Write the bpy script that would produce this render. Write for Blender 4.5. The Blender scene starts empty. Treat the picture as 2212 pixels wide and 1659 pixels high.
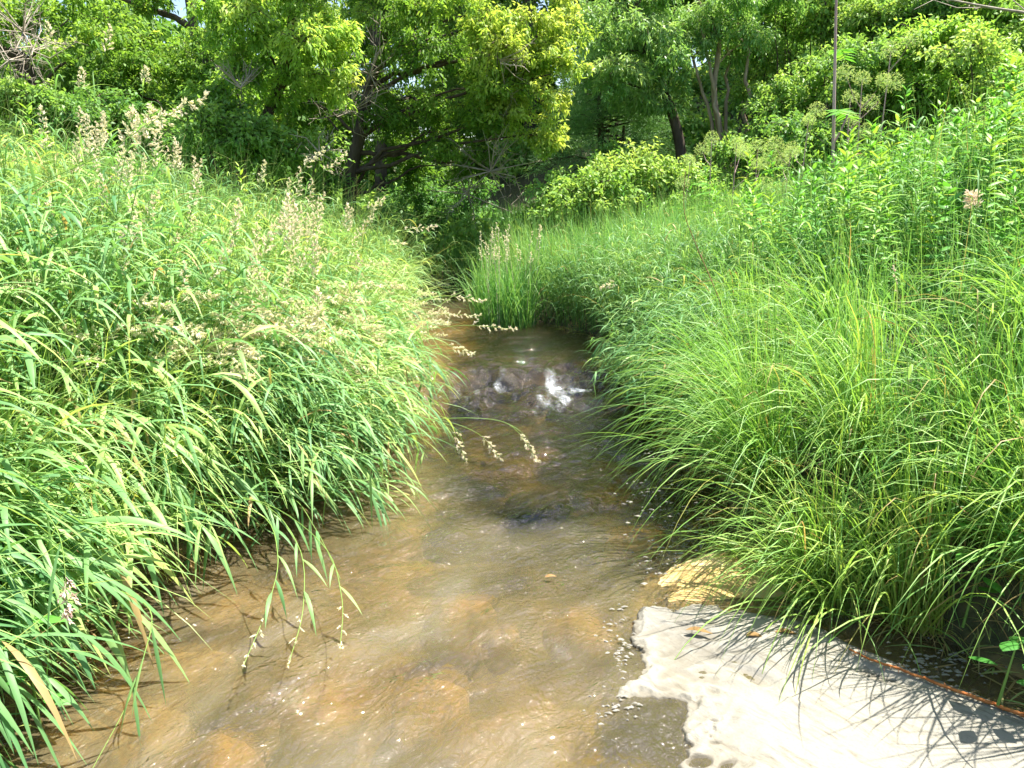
import bpy, math
import numpy as np

rng = np.random.default_rng(11)
scene = bpy.context.scene
COL = scene.collection
U = rng.uniform

# ------------------------------------------------------------------ camera
EYE = np.array([0.0, 0.0, 1.6])
PITCH = math.radians(15.0)
FPX = 740.0
cam_d = bpy.data.cameras.new("camera")
cam_d.sensor_width = 36.0
cam_d.lens = 36.0 * FPX / 1024.0
cam_d.clip_end = 500.0
cam_d.clip_start = 0.05
cam = bpy.data.objects.new("camera", cam_d)
COL.objects.link(cam)
cam.location = EYE
cam.rotation_euler = (math.radians(90) - PITCH, 0, 0)
scene.camera = cam


def ray(u, v):
    a = (u - 512.0) / FPX
    b = -(v - 384.0) / FPX
    c, s = math.cos(PITCH), math.sin(PITCH)
    return np.array([a, c + b * s, -s + b * c])


def at_y(u, v, Y):
    d = ray(u, v)
    return EYE + d * (Y / d[1])


def on_z(u, v, z=0.0):
    d = ray(u, v)
    return EYE + d * ((z - EYE[2]) / d[2])


K = 1024.0 / 2212.0   # survey notes were taken on a 2212 px wide print of the photograph


def sv(x, y, Y):
    return at_y(x * K, y * K, Y)


def sz(x, y, z=0.0):
    return on_z(x * K, y * K, z)


# ------------------------------------------------------------------ numeric helpers
def ss(x):
    x = np.clip(x, 0, 1)
    return x * x * (3 - 2 * x)


def hash2(ix, iy, seed):
    h = (ix.astype(np.int64) * 374761393 + iy.astype(np.int64) * 668265263 + seed * 97471171) & 0xffffffff
    h = ((h ^ (h >> 13)) * 1274126177) & 0xffffffff
    h = (h ^ (h >> 16)) & 0xffffffff
    return h / 4294967295.0


def vnoise(x, y, seed=0):
    x = np.asarray(x, float)
    y = np.asarray(y, float)
    x, y = np.broadcast_arrays(x, y)
    ix = np.floor(x)
    iy = np.floor(y)
    fx = ss(x - ix)
    fy = ss(y - iy)
    a = hash2(ix, iy, seed)
    b = hash2(ix + 1, iy, seed)
    c = hash2(ix, iy + 1, seed)
    d = hash2(ix + 1, iy + 1, seed)
    return (a * (1 - fx) + b * fx) * (1 - fy) + (c * (1 - fx) + d * fx) * fy


def fbm(x, y, seed=0, o=4):
    t = 0
    a = 0.5
    for k in range(o):
        t = t + a * (vnoise(x * 2 ** k + 17.3 * k, y * 2 ** k + 5.1 * k, seed + k) - 0.5)
        a *= 0.5
    return t


def nrm(v):
    return v / np.maximum(np.linalg.norm(v, axis=-1, keepdims=True), 1e-9)


# ------------------------------------------------------------------ the lie of the land
YS = [-6, 0, 1.7, 2.6, 3.0, 3.6, 4.2, 5.0, 5.7, 7.0, 9.0, 10.6, 12, 14, 18]
XLS = [-1.6, -1.55, -1.6, -1.6, -1.48, -1.2, -0.98, -1.06, -1.1, -1.14, -1.3, -1.6, -2.6, -4.4, -9]
YR = [-6, 0, 1.75, 2.1, 2.45, 2.8, 3.3, 4.0, 4.6, 4.9, 5.6, 6.6, 7.5, 8.1, 8.5, 9.2, 10.6, 12, 14, 18]
XRS = [2.6, 2.3, 1.85, 1.75, 1.45, 1.2, 1.05, 1.15, 1.22, 1.10, 1.03, 1.0, 0.86, 0.5, 0.1, -0.25, -0.5, -1.5, -3.2, -7.5]


def xl(y):
    return np.interp(y, YS, XLS) + 0.05 * np.sin(np.asarray(y) * 4.1)


def xr(y):
    return np.interp(y, YR, XRS) + 0.04 * np.sin(np.asarray(y) * 5.3 + 1)


def ground(x, y):
    x = np.asarray(x, float)
    y = np.asarray(y, float)
    dl = xl(y) - x
    dr = x - xr(y)
    ins = np.minimum(-dl, -dr)
    slope_r = np.interp(y, [0, 5, 9, 14], [0.54, 0.54, 0.14, 0.10])
    slope_l = np.interp(y, [0, 6, 10, 14], [0.36, 0.32, 0.12, 0.06])
    hr = 0.16 * ss(dr / 0.25) + slope_r * np.clip(dr, 0, 4.5) + 0.36 * np.clip(dr - 4.5, 0, 16) + 0.05 * np.clip(dr - 20.5, 0, 60)
    hl = 0.20 * ss(dl / 0.25) + slope_l * np.clip(dl, 0, 2.6) + 0.03 * np.clip(dl - 2.6, 0, 60)
    bed = -0.30 * ss(ins / 0.55) - 0.04
    lvl = 0.11 * ss((y - 5.72) / 0.42)
    h = np.where(dr > 0, hr, np.where(dl > 0, hl, bed)) + lvl
    h = h + 0.06 * np.clip(y - 14, 0, 60)
    h = h + np.where(ins > 0, 0.09, 0.14) * fbm(x * 1.7, y * 1.7, 3) * ss(np.abs(ins) / 0.3)
    return h


def water_level(y):
    return 0.11 * ss((np.asarray(y) - 5.72) / 0.42)


# ------------------------------------------------------------------ mesh building
class Geo:
    def __init__(self):
        self.V, self.Q, self.t, self.a, self.n = [], [], [], [], 0

    def add(self, V, Q, tint=0.5, along=0.5):
        V = np.asarray(V, float).reshape(-1, 3)
        m = len(V)
        self.V.append(V)
        self.Q.append(np.asarray(Q, np.int64).reshape(-1, 4) + self.n)
        self.t.append(np.broadcast_to(np.asarray(tint, float).ravel() if np.ndim(tint) else tint, (m,)))
        self.a.append(np.broadcast_to(np.asarray(along, float).ravel() if np.ndim(along) else along, (m,)))
        self.n += m

    def mesh(self, name, mat, smooth=True, extra=None):
        V = np.concatenate(self.V)
        Q = np.concatenate(self.Q)
        me = bpy.data.meshes.new(name)
        tri = Q[:, 3] == Q[:, 2]
        quads, tris = Q[~tri], Q[tri][:, :3]
        loops = np.concatenate([quads.ravel(), tris.ravel()])
        tot = np.concatenate([np.full(len(quads), 4), np.full(len(tris), 3)])
        start = np.concatenate([[0], np.cumsum(tot)[:-1]])
        me.vertices.add(len(V))
        me.vertices.foreach_set("co", V.astype(np.float32).ravel())
        me.loops.add(len(loops))
        me.loops.foreach_set("vertex_index", loops.astype(np.int32))
        me.polygons.add(len(tot))
        me.polygons.foreach_set("loop_start", start.astype(np.int32))
        me.polygons.foreach_set("loop_total", tot.astype(np.int32))
        me.polygons.foreach_set("use_smooth", np.full(len(tot), smooth, bool))
        me.update(calc_edges=True)
        for nm, arr in (("tint", self.t), ("along", self.a)):
            at = me.attributes.new(nm, "FLOAT", "POINT")
            at.data.foreach_set("value", np.concatenate(arr).astype(np.float32))
        for nm, arr in (extra or {}).items():
            at = me.attributes.new(nm, "FLOAT", "POINT")
            at.data.foreach_set("value", np.asarray(arr, np.float32).ravel())
        me.materials.append(mat)
        me.validate()
        return me

    def build(self, name, mat, parent=None, smooth=True, extra=None):
        o = bpy.data.objects.new(name, self.mesh(name, mat, smooth, extra))
        COL.objects.link(o)
        if parent is not None:
            o.parent = parent
        return o


def tag(o, label=None, cat=None, group=None, kind=None):
    for k, v in (("label", label), ("category", cat), ("group", group), ("kind", kind)):
        if v:
            o[k] = v
    return o


def empty(name, loc, label, cat, group=None):
    o = bpy.data.objects.new(name, None)
    o.empty_display_size = 0.1
    COL.objects.link(o)
    o.location = loc
    return tag(o, label, cat, group)


def copy_tree(o, parent=None):
    c = o.copy()
    COL.objects.link(c)
    if parent is not None:
        c.parent = parent
    for ch in list(o.children):
        copy_tree(ch, c)
    return c


def ribbon(g, P, W, side, tint, fold=0.0, along=None):
    """P (n,s,3) centre lines, W (n,s) widths, side (n,3) or (n,s,3)."""
    n, s, _ = P.shape
    if side.ndim == 2:
        side = np.repeat(side[:, None, :], s, 1)
    T = nrm(np.gradient(P, axis=1))
    S = nrm(side - T * (side * T).sum(-1, keepdims=True))
    w = W[..., None] * 0.5
    al = np.linspace(0, 1, s)[None, :] if along is None else along
    al = np.broadcast_to(al, (n, s))
    tt = np.broadcast_to(np.asarray(tint).reshape(-1, 1), (n, s))
    if fold:
        N = np.cross(T, S)
        cols = [P - S * w + N * w * fold, P, P + S * w + N * w * fold]
    else:
        cols = [P - S * w, P + S * w]
    c = len(cols)
    V = np.stack(cols, 2)
    idx = np.arange(n * s * c).reshape(n, s, c)
    Q = np.stack([idx[:, :-1, :-1], idx[:, :-1, 1:], idx[:, 1:, 1:], idx[:, 1:, :-1]], -1)
    g.add(V, Q, np.repeat(tt[..., None], c, 2), np.repeat(al[..., None], c, 2))


def tubes(g, P, R, k=4, tint=0.5, along=None):
    n, s, _ = P.shape
    T = nrm(np.gradient(P, axis=1))
    ref = np.where(np.abs(T[..., 2:3]) > 0.8, np.array([1.0, 0, 0]), np.array([0, 0, 1.0]))
    A = nrm(np.cross(T, ref))
    B = np.cross(T, A)
    ang = np.arange(k) * 2 * math.pi / k
    ring = A[:, :, None, :] * np.cos(ang)[None, None, :, None] + B[:, :, None, :] * np.sin(ang)[None, None, :, None]
    R = np.broadcast_to(R, (n, s))
    V = P[:, :, None, :] + ring * R[:, :, None, None]
    idx = np.arange(n * s * k).reshape(n, s, k)
    nx = np.roll(idx, -1, 2)
    Q = np.stack([idx[:, :-1], nx[:, :-1], nx[:, 1:], idx[:, 1:]], -1)
    al = np.linspace(0, 1, s)[None, :, None]
    tt = np.asarray(tint).reshape(-1, 1, 1) if np.ndim(tint) else tint
    g.add(V, Q, np.broadcast_to(tt, (n, s, k)), np.broadcast_to(al, (n, s, k)))


DOWN = np.array([0, 0, -1.0])


def droop_curve(base, d0, L, droop, s=6, p=1.4):
    n = len(base)
    tt = (np.arange(s) + 0.5) / s
    d = nrm(d0[:, None, :] + DOWN * (np.reshape(droop, (-1, 1)) * tt[None, :] ** p)[..., None])
    step = d * (np.reshape(L, (-1, 1)) / s)[..., None]
    P = np.concatenate([np.zeros((n, 1, 3)), np.cumsum(step, 1)], 1) + base[:, None, :]
    return P


def side_of(d0, jit=0.5):
    up = np.array([0, 0, 1.0])
    s = np.cross(d0, up) + 1e-4
    s = nrm(s)
    return nrm(s + jit * rng.normal(size=s.shape) * 0.6)


def az_dir(az, th):
    return np.stack([np.sin(th) * np.cos(az), np.sin(th) * np.sin(az), np.cos(th)], -1)


def interp_on(P, t):
    """P (n,s,3), t (n,) -> point and tangent"""
    n, s, _ = P.shape
    f = np.clip(t, 0, 0.9999) * (s - 1)
    i = f.astype(int)
    w = (f - i)[:, None]
    r = np.arange(n)
    return P[r, i] * (1 - w) + P[r, i + 1] * w, nrm(P[r, i + 1] - P[r, i])


def straw(t, frac):
    return np.where(rng.random(t.shape) < frac, U(0.93, 1.0, t.shape), t)


BW = np.array([0.55, 0.95, 1.0, 0.9, 0.7, 0.42, 0.06])      # blade width profile, 7 stations
LW = np.array([0.25, 0.75, 1.0, 0.92, 0.66, 0.34, 0.03])    # leaf width profile


def blades(g, base, d0, L, droop, W, tint, jit=0.6, p=1.4, fold=0.0, prof=BW):
    P = droop_curve(base, d0, L, droop, len(prof) - 1, p)
    ribbon(g, P, np.reshape(W, (-1, 1)) * prof[None, :], side_of(d0, jit), tint, fold)


def reeds(gs, gl, base, d0, L, droop, nleaf, leafL, leafW, tint, p=1.6, leaf_droop=(0.8, 2.6), fold=0.25, lo=0.18):
    """leafy culms: stems into gs, leaf blades into gl"""
    n = len(base)
    C = droop_curve(base, d0, L, droop, 8, p)
    tubes(gs, C, np.linspace(0.0022, 0.0011, 9)[None, :] * U(0.8, 1.3, (n, 1)), 3, tint)
    az0 = U(0, 6.28, n)
    for j in range(nleaf):
        t = lo + (0.97 - lo) * (j + U(0, 0.9, n)) / nleaf
        b, T = interp_on(C, t)
        az = az0 + math.pi * j + rng.normal(0, 0.6, n)
        lat = az_dir(az, np.full(n, math.pi / 2))
        d = nrm(T + lat * U(0.3, 1.5, (n, 1)))
        l = leafL * U(0.65, 1.25, n)
        blades(gl, b, d, l, U(*leaf_droop, n), leafW * U(0.7, 1.25, n), straw(np.clip(tint + rng.normal(0, 0.16, n), 0, 0.9), 0.025),
               0.5, 1.2, fold, LW)
    return C


# ------------------------------------------------------------------ materials
def new_mat(name):
    m = bpy.data.materials.new(name)
    m.use_nodes = True
    nt = m.node_tree
    nt.nodes.clear()
    out = nt.nodes.new("ShaderNodeOutputMaterial")
    return m, nt, out


def N(nt, typ, ins=None, **kw):
    nd = nt.nodes.new(typ)
    for k, v in kw.items():
        setattr(nd, k, v)
    for k, v in (ins or {}).items():
        if isinstance(v, tuple) and len(v) == 2 and hasattr(v[0], "outputs"):
            nt.links.new(v[0].outputs[v[1]], nd.inputs[k])
        else:
            nd.inputs[k].default_value = v
    return nd


def ramp(nt, src, stops, interp="LINEAR"):
    r = nt.nodes.new("ShaderNodeValToRGB")
    r.color_ramp.interpolation = interp
    els = r.color_ramp.elements
    while len(els) < len(stops):
        els.new(0.5)
    for e, (p, c) in zip(els, stops):
        e.position = p
        e.color = (*c, 1)
    nt.links.new(src[0].outputs[src[1]], r.inputs["Fac"])
    return r


def leaf_mat(name, stops, trans=0.42, rough=0.42, spec=0.5, tcol=(1.15, 1.10, 0.62), base=None):
    m, nt, out = new_mat(name)
    at = N(nt, "ShaderNodeAttribute", attribute_name="tint")
    col = ramp(nt, (at, "Fac"), stops)
    c = (col, "Color")
    if base:
        al = N(nt, "ShaderNodeAttribute", attribute_name="along")
        mr = N(nt, "ShaderNodeMapRange", {"Value": (al, "Fac"), "From Min": 0.0, "From Max": 0.35, "To Min": 0.75, "To Max": 0.0})
        mx = N(nt, "ShaderNodeMix", {0: (mr, "Result"), 6: c, 7: (*base, 1)}, data_type="RGBA")
        c = (mx, 2)
    pr = N(nt, "ShaderNodeBsdfPrincipled", {"Base Color": c, "Roughness": rough, "Specular IOR Level": spec})
    mu = N(nt, "ShaderNodeMix", {0: 1.0, 6: c, 7: (*tcol, 1)}, data_type="RGBA", blend_type="MULTIPLY")
    tr = N(nt, "ShaderNodeBsdfTranslucent", {"Color": (mu, 2)})
    mix = N(nt, "ShaderNodeMixShader", {0: trans, 1: (pr, 0), 2: (tr, 0)})
    nt.links.new(mix.outputs[0], out.inputs["Surface"])
    return m


STRAW = (0.42, 0.30, 0.13)
M_REED = leaf_mat("reed_leaf", [(0.0, (0.09, 0.24, 0.085)), (0.4, (0.19, 0.38, 0.13)), (0.75, (0.40, 0.56, 0.17)), (0.92, (0.50, 0.58, 0.17)), (0.96, STRAW)],
                  0.42, 0.48, 0.35)
M_STEM = leaf_mat("grass_stem", [(0.0, (0.12, 0.28, 0.06)), (0.6, (0.26, 0.42, 0.09)), (1.0, (0.42, 0.40, 0.15))], 0.25, 0.5, 0.3)
M_SEDGE = leaf_mat("sedge_blade", [(0.0, (0.10, 0.27, 0.06)), (0.45, (0.22, 0.43, 0.09)), (0.85, (0.38, 0.54, 0.12)), (0.93, (0.42, 0.50, 0.12)), (0.97, STRAW)],
                   0.45, 0.45, 0.4, base=(0.40, 0.44, 0.07))
M_MEADOW = leaf_mat("meadow_grass", [(0.0, (0.08, 0.24, 0.065)), (0.5, (0.17, 0.37, 0.10)), (0.9, (0.32, 0.50, 0.15)), (0.96, STRAW)], 0.42, 0.5, 0.3)
M_FORB = leaf_mat("forb_leaf", [(0.0, (0.06, 0.24, 0.04)), (0.5, (0.14, 0.37, 0.05)), (0.9, (0.32, 0.50, 0.07)), (1.0, (0.42, 0.48, 0.07))], 0.42, 0.48, 0.3)
M_BROAD = leaf_mat("broad_leaf", [(0.0, (0.05, 0.22, 0.04)), (0.6, (0.12, 0.34, 0.05)), (1.0, (0.34, 0.50, 0.06))], 0.38, 0.42, 0.4)
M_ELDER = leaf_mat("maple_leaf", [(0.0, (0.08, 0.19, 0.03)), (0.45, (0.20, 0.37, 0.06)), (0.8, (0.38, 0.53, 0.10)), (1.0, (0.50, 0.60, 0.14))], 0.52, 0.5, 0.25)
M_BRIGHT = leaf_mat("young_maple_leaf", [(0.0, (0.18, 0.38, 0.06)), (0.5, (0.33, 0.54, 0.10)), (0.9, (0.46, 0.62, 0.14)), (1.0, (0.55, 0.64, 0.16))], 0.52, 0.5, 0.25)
M_WILLOW = leaf_mat("willow_leaf", [(0.0, (0.11, 0.27, 0.07)), (0.5, (0.23, 0.43, 0.12)), (1.0, (0.38, 0.54, 0.20))], 0.42, 0.45, 0.35)
M_SHRUB = leaf_mat("shrub_leaf", [(0.0, (0.10, 0.25, 0.06)), (0.5, (0.25, 0.44, 0.10)), (1.0, (0.44, 0.58, 0.16))], 0.45, 0.48, 0.3)
M_NEEDLE = leaf_mat("pine_needle", [(0.0, (0.07, 0.19, 0.07)), (0.6, (0.17, 0.35, 0.12)), (1.0, (0.30, 0.48, 0.18))], 0.30, 0.5, 0.3)
M_FARLEAF = leaf_mat("woodland_leaf", [(0.0, (0.09, 0.21, 0.045)), (0.5, (0.22, 0.38, 0.075)), (1.0, (0.40, 0.52, 0.12))], 0.50, 0.5, 0.25)
M_SEED = leaf_mat("seed_head", [(0.0, (0.86, 0.84, 0.58)), (0.45, (0.88, 0.82, 0.63)), (0.8, (0.88, 0.75, 0.64)), (1.0, (0.80, 0.60, 0.55))], 0.35, 0.6, 0.2,
                  tcol=(1.0, 0.97, 0.86))
M_GREENSEED = leaf_mat("green_seed_head", [(0.0, (0.30, 0.42, 0.14)), (1.0, (0.50, 0.50, 0.22))], 0.3, 0.6, 0.2)
M_UMBEL = leaf_mat("umbel", [(0.0, (0.46, 0.62, 0.22)), (1.0, (0.72, 0.78, 0.42))], 0.35, 0.6, 0.2)


def bark_mat(name, c0, c1, scale=9.0, bump=0.4):
    m, nt, out = new_mat(name)
    tc = N(nt, "ShaderNodeTexCoord")
    mp = N(nt, "ShaderNodeMapping", {"Vector": (tc, "Object"), "Scale": (1.0, 1.0, 0.22)})
    no = N(nt, "ShaderNodeTexNoise", {"Vector": (mp, 0), "Scale": scale, "Detail": 6.0, "Roughness": 0.65})
    col = ramp(nt, (no, "Fac"), [(0.3, c0), (0.7, c1)])
    bp = N(nt, "ShaderNodeBump", {"Height": (no, "Fac"), "Strength": bump, "Distance": 0.03})
    pr = N(nt, "ShaderNodeBsdfPrincipled", {"Base Color": (col, "Color"), "Roughness": 0.85, "Specular IOR Level": 0.2, "Normal": (bp, 0)})
    nt.links.new(pr.outputs[0], out.inputs["Surface"])
    return m


M_BARK = bark_mat("bark", (0.035, 0.026, 0.018), (0.13, 0.10, 0.075))
M_PALEBARK = bark_mat("pale_bark", (0.17, 0.12, 0.08), (0.42, 0.33, 0.24))
M_TWIG = bark_mat("dead_twig", (0.24, 0.20, 0.15), (0.46, 0.40, 0.32), 14)
M_PURPLE = bark_mat("purple_stem", (0.32, 0.18, 0.19), (0.60, 0.42, 0.42), 6, 0.1)
M_REDSTEM = bark_mat("brown_stem", (0.14, 0.07, 0.03), (0.26, 0.15, 0.07), 12, 0.2)
M_RUST = bark_mat("rust_stem", (0.30, 0.08, 0.02), (0.55, 0.22, 0.07), 30, 0.4)
M_DEADLEAF = leaf_mat("dead_leaf", [(0.0, (0.16, 0.10, 0.03)), (1.0, (0.30, 0.17, 0.06))], 0.2, 0.6, 0.3)


def stone_mat(name, c0, c1, c2, scale=5.0, rough=0.75):
    m, nt, out = new_mat(name)
    tc = N(nt, "ShaderNodeTexCoord")
    n1 = N(nt, "ShaderNodeTexNoise", {"Vector": (tc, "Object"), "Scale": scale, "Detail": 7.0, "Roughness": 0.62})
    n2 = N(nt, "ShaderNodeTexNoise", {"Vector": (tc, "Object"), "Scale": scale * 9, "Detail": 4.0})
    col = ramp(nt, (n1, "Fac"), [(0.3, c0), (0.5, c1), (0.68, c2)])
    mx = N(nt, "ShaderNodeMix", {0: 0.35, 6: (col, "Color"), 7: (n2, "Color")}, data_type="RGBA", blend_type="OVERLAY")
    bp = N(nt, "ShaderNodeBump", {"Height": (n2, "Fac"), "Strength": 0.35, "Distance": 0.02})
    pr = N(nt, "ShaderNodeBsdfPrincipled", {"Base Color": (mx, 2), "Roughness": rough, "Normal": (bp, 0)})
    nt.links.new(pr.outputs[0], out.inputs["Surface"])
    return m


M_STONE = stone_mat("ochre_stone", (0.26, 0.16, 0.05), (0.55, 0.33, 0.09), (0.70, 0.48, 0.17))
M_DARKSTONE = stone_mat("dark_stone", (0.015, 0.014, 0.010), (0.035, 0.028, 0.018), (0.075, 0.058, 0.034))
M_FLATROCK = stone_mat("sandstone", (0.30, 0.20, 0.07), (0.50, 0.34, 0.12), (0.66, 0.52, 0.26), 7)

# ground: dark soil above the water, sand and silt below it
M_GROUND, nt, out = new_mat("ground_soil")
ge = N(nt, "ShaderNodeNewGeometry")
sx = N(nt, "ShaderNodeSeparateXYZ", {"Vector": (ge, "Position")})
n1 = N(nt, "ShaderNodeTexNoise", {"Vector": (ge, "Position"), "Scale": 1.6, "Detail": 8.0, "Roughness": 0.6})
n2 = N(nt, "ShaderNodeTexNoise", {"Vector": (ge, "Position"), "Scale": 28.0, "Detail": 4.0})
soil = ramp(nt, (n2, "Fac"), [(0.3, (0.03, 0.035, 0.012)), (0.6, (0.07, 0.07, 0.025)), (0.8, (0.12, 0.10, 0.04))])
silt = ramp(nt, (n1, "Fac"), [(0.32, (0.12, 0.09, 0.04)), (0.46, (0.30, 0.20, 0.07)), (0.58, (0.50, 0.32, 0.095)), (0.72, (0.60, 0.42, 0.15))])
gx = N(nt, "ShaderNodeMix", {0: 0.3, 6: (silt, "Color"), 7: (n2, "Color")}, data_type="RGBA", blend_type="OVERLAY")
mr = N(nt, "ShaderNodeMapRange", {"Value": (sx, "Z"), "From Min": -0.03, "From Max": 0.05})
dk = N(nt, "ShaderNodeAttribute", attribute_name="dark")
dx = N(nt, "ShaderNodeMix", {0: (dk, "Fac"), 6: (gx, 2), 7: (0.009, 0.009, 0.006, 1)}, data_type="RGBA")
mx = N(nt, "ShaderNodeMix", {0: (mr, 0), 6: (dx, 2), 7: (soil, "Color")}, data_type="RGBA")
bp = N(nt, "ShaderNodeBump", {"Height": (n2, "Fac"), "Strength": 0.5, "Distance": 0.03})
pr = N(nt, "ShaderNodeBsdfPrincipled", {"Base Color": (mx, 2), "Roughness": 0.9, "Normal": (bp, 0)})
nt.links.new(pr.outputs[0], out.inputs["Surface"])

# water: clear-to-murky brown stream with a rippled mirror skin and white water where it breaks
M_WATER, nt, out = new_mat("stream_water")
ge = N(nt, "ShaderNodeNewGeometry")
mp0 = N(nt, "ShaderNodeMapping", {"Vector": (ge, "Position"), "Rotation": (0, 0, math.radians(40))})
mp = N(nt, "ShaderNodeMapping", {"Vector": (mp0, 0), "Scale": (1.0, 0.58, 1.0)})
w1 = N(nt, "ShaderNodeTexNoise", {"Vector": (mp, 0), "Scale": 9.0, "Detail": 3.0, "Roughness": 0.55, "Distortion": 0.8})
w2 = N(nt, "ShaderNodeTexNoise", {"Vector": (mp, 0), "Scale": 26.0, "Detail": 2.0, "Roughness": 0.5, "Distortion": 1.6})
r1 = N(nt, "ShaderNodeMath", {0: (w2, "Fac"), 1: 0.5}, operation="SUBTRACT")
r2 = N(nt, "ShaderNodeMath", {0: (r1, 0)}, operation="ABSOLUTE")
ad = N(nt, "ShaderNodeMath", {0: (w1, "Fac"), 1: 2.2, 2: (r2, 0)}, operation="MULTIPLY_ADD")
bp = N(nt, "ShaderNodeBump", {"Height": (ad, 0), "Strength": 0.75, "Distance": 0.020})
pt = N(nt, "ShaderNodeTexNoise", {"Vector": (mp, 0), "Scale": 2.6, "Detail": 3.0})
ptf = N(nt, "ShaderNodeMapRange", {"Value": (pt, "Fac"), "From Min": 0.56, "From Max": 0.72, "To Min": 0.002, "To Max": 0.040})
w3 = N(nt, "ShaderNodeTexNoise", {"Vector": (mp, 0), "Scale": 26.0, "Detail": 2.0, "Roughness": 0.5, "Distortion": 0.6})
bg2 = N(nt, "ShaderNodeBump", {"Height": (w3, "Fac"), "Strength": 1.0, "Distance": (ptf, 0), "Normal": (bp, 0)})
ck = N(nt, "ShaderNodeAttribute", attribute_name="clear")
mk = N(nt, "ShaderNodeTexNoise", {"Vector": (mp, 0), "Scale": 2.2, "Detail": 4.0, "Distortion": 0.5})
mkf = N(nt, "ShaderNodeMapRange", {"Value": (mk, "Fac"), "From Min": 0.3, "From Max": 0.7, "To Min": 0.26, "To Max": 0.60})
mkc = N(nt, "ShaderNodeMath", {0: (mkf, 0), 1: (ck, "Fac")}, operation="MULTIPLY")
tr = N(nt, "ShaderNodeBsdfTransparent", {"Color": (0.96, 0.88, 0.66, 1)})
rf = N(nt, "ShaderNodeBsdfRefraction", {"Color": (0.96, 0.88, 0.66, 1), "IOR": 1.33, "Roughness": 0.0, "Normal": (bp, 0)})
see = N(nt, "ShaderNodeMixShader", {0: 0.5, 1: (tr, 0), 2: (rf, 0)})
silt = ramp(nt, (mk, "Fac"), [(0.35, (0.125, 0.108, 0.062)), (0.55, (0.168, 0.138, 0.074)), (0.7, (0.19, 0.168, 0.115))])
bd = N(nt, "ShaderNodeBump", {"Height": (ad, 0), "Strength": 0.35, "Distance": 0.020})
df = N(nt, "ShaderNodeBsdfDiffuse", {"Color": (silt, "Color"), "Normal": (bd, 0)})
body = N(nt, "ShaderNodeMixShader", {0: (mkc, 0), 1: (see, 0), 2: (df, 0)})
gl = N(nt, "ShaderNodeBsdfGlossy", {"Color": (1, 1, 1, 1), "Roughness": 0.022, "Normal": (bg2, 0)})
fr = N(nt, "ShaderNodeFresnel", {"IOR": 1.62, "Normal": (bg2, 0)})
s1 = N(nt, "ShaderNodeMixShader", {0: (fr, 0), 1: (body, 0), 2: (gl, 0)})
fa = N(nt, "ShaderNodeAttribute", attribute_name="foam")
fn = N(nt, "ShaderNodeTexNoise", {"Vector": (ge, "Position"), "Scale": 34.0, "Detail": 6.0, "Roughness": 0.8, "Distortion": 1.5})
fs = N(nt, "ShaderNodeMath", {0: (fa, "Fac"), 1: (fn, "Fac")}, operation="ADD")
ff = N(nt, "ShaderNodeMapRange", {"Value": (fs, 0), "From Min": 0.93, "From Max": 1.32})
fd = N(nt, "ShaderNodeBsdfPrincipled", {"Base Color": (0.33, 0.35, 0.37, 1), "Roughness": 0.5, "Normal": (bp, 0)})
s2 = N(nt, "ShaderNodeMixShader", {0: (ff, 0), 1: (s1, 0), 2: (fd, 0)})
nt.links.new(s2.outputs[0], out.inputs["Surface"])

# foam raft
M_FOAM, nt, out = new_mat("creek_foam")
ge = N(nt, "ShaderNodeNewGeometry")
mp0 = N(nt, "ShaderNodeMapping", {"Vector": (ge, "Position"), "Rotation": (0, 0, math.radians(-42))})
mp = N(nt, "ShaderNodeMapping", {"Vector": (mp0, 0), "Scale": (1.0, 0.22, 1.0)})
f1 = N(nt, "ShaderNodeTexNoise", {"Vector": (mp, 0), "Scale": 3.2, "Detail": 6.0, "Roughness": 0.6, "Distortion": 0.9})
f2 = N(nt, "ShaderNodeTexNoise", {"Vector": (ge, "Position"), "Scale": 120.0, "Detail": 4.0, "Roughness": 0.7})
f3 = N(nt, "ShaderNodeTexNoise", {"Vector": (mp, 0), "Scale": 26.0, "Detail": 5.0, "Roughness": 0.7, "Distortion": 1.0})
c1 = ramp(nt, (f1, "Fac"), [(0.3, (0.175, 0.168, 0.15)), (0.5, (0.24, 0.226, 0.188)), (0.7, (0.262, 0.242, 0.188))])
c2 = ramp(nt, (f3, "Fac"), [(0.3, (0.45, 0.42, 0.36)), (0.48, (1, 1, 1))])
mx = N(nt, "ShaderNodeMix", {0: 0.8, 6: (c1, "Color"), 7: (c2, "Color")}, data_type="RGBA", blend_type="MULTIPLY")
c3 = ramp(nt, (f2, "Fac"), [(0.3, (0.8, 0.79, 0.75)), (0.5, (1, 1, 1))])
mx2 = N(nt, "ShaderNodeMix", {0: 0.7, 6: (mx, 2), 7: (c3, "Color")}, data_type="RGBA", blend_type="MULTIPLY")
ad = N(nt, "ShaderNodeMath", {0: (f2, "Fac"), 1: (f3, "Fac")}, operation="ADD")
bp = N(nt, "ShaderNodeBump", {"Height": (ad, 0), "Strength": 0.35, "Distance": 0.006})
fz = N(nt, "ShaderNodeSeparateXYZ", {"Vector": (ge, "Position")})
fzm = N(nt, "ShaderNodeMapRange", {"Value": (fz, "Z"), "From Min": 0.001, "From Max": 0.009, "To Min": 0.75, "To Max": 0.0})
thin = N(nt, "ShaderNodeMix", {0: (fzm, 0), 6: (mx2, 2), 7: (0.10, 0.085, 0.06, 1)}, data_type="RGBA")
pr = N(nt, "ShaderNodeBsdfPrincipled", {"Base Color": (thin, 2), "Roughness": 0.7, "Specular IOR Level": 0.25, "Normal": (bp, 0),
                                        "Subsurface Weight": 0.0})
nt.links.new(pr.outputs[0], out.inputs["Surface"])


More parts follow.
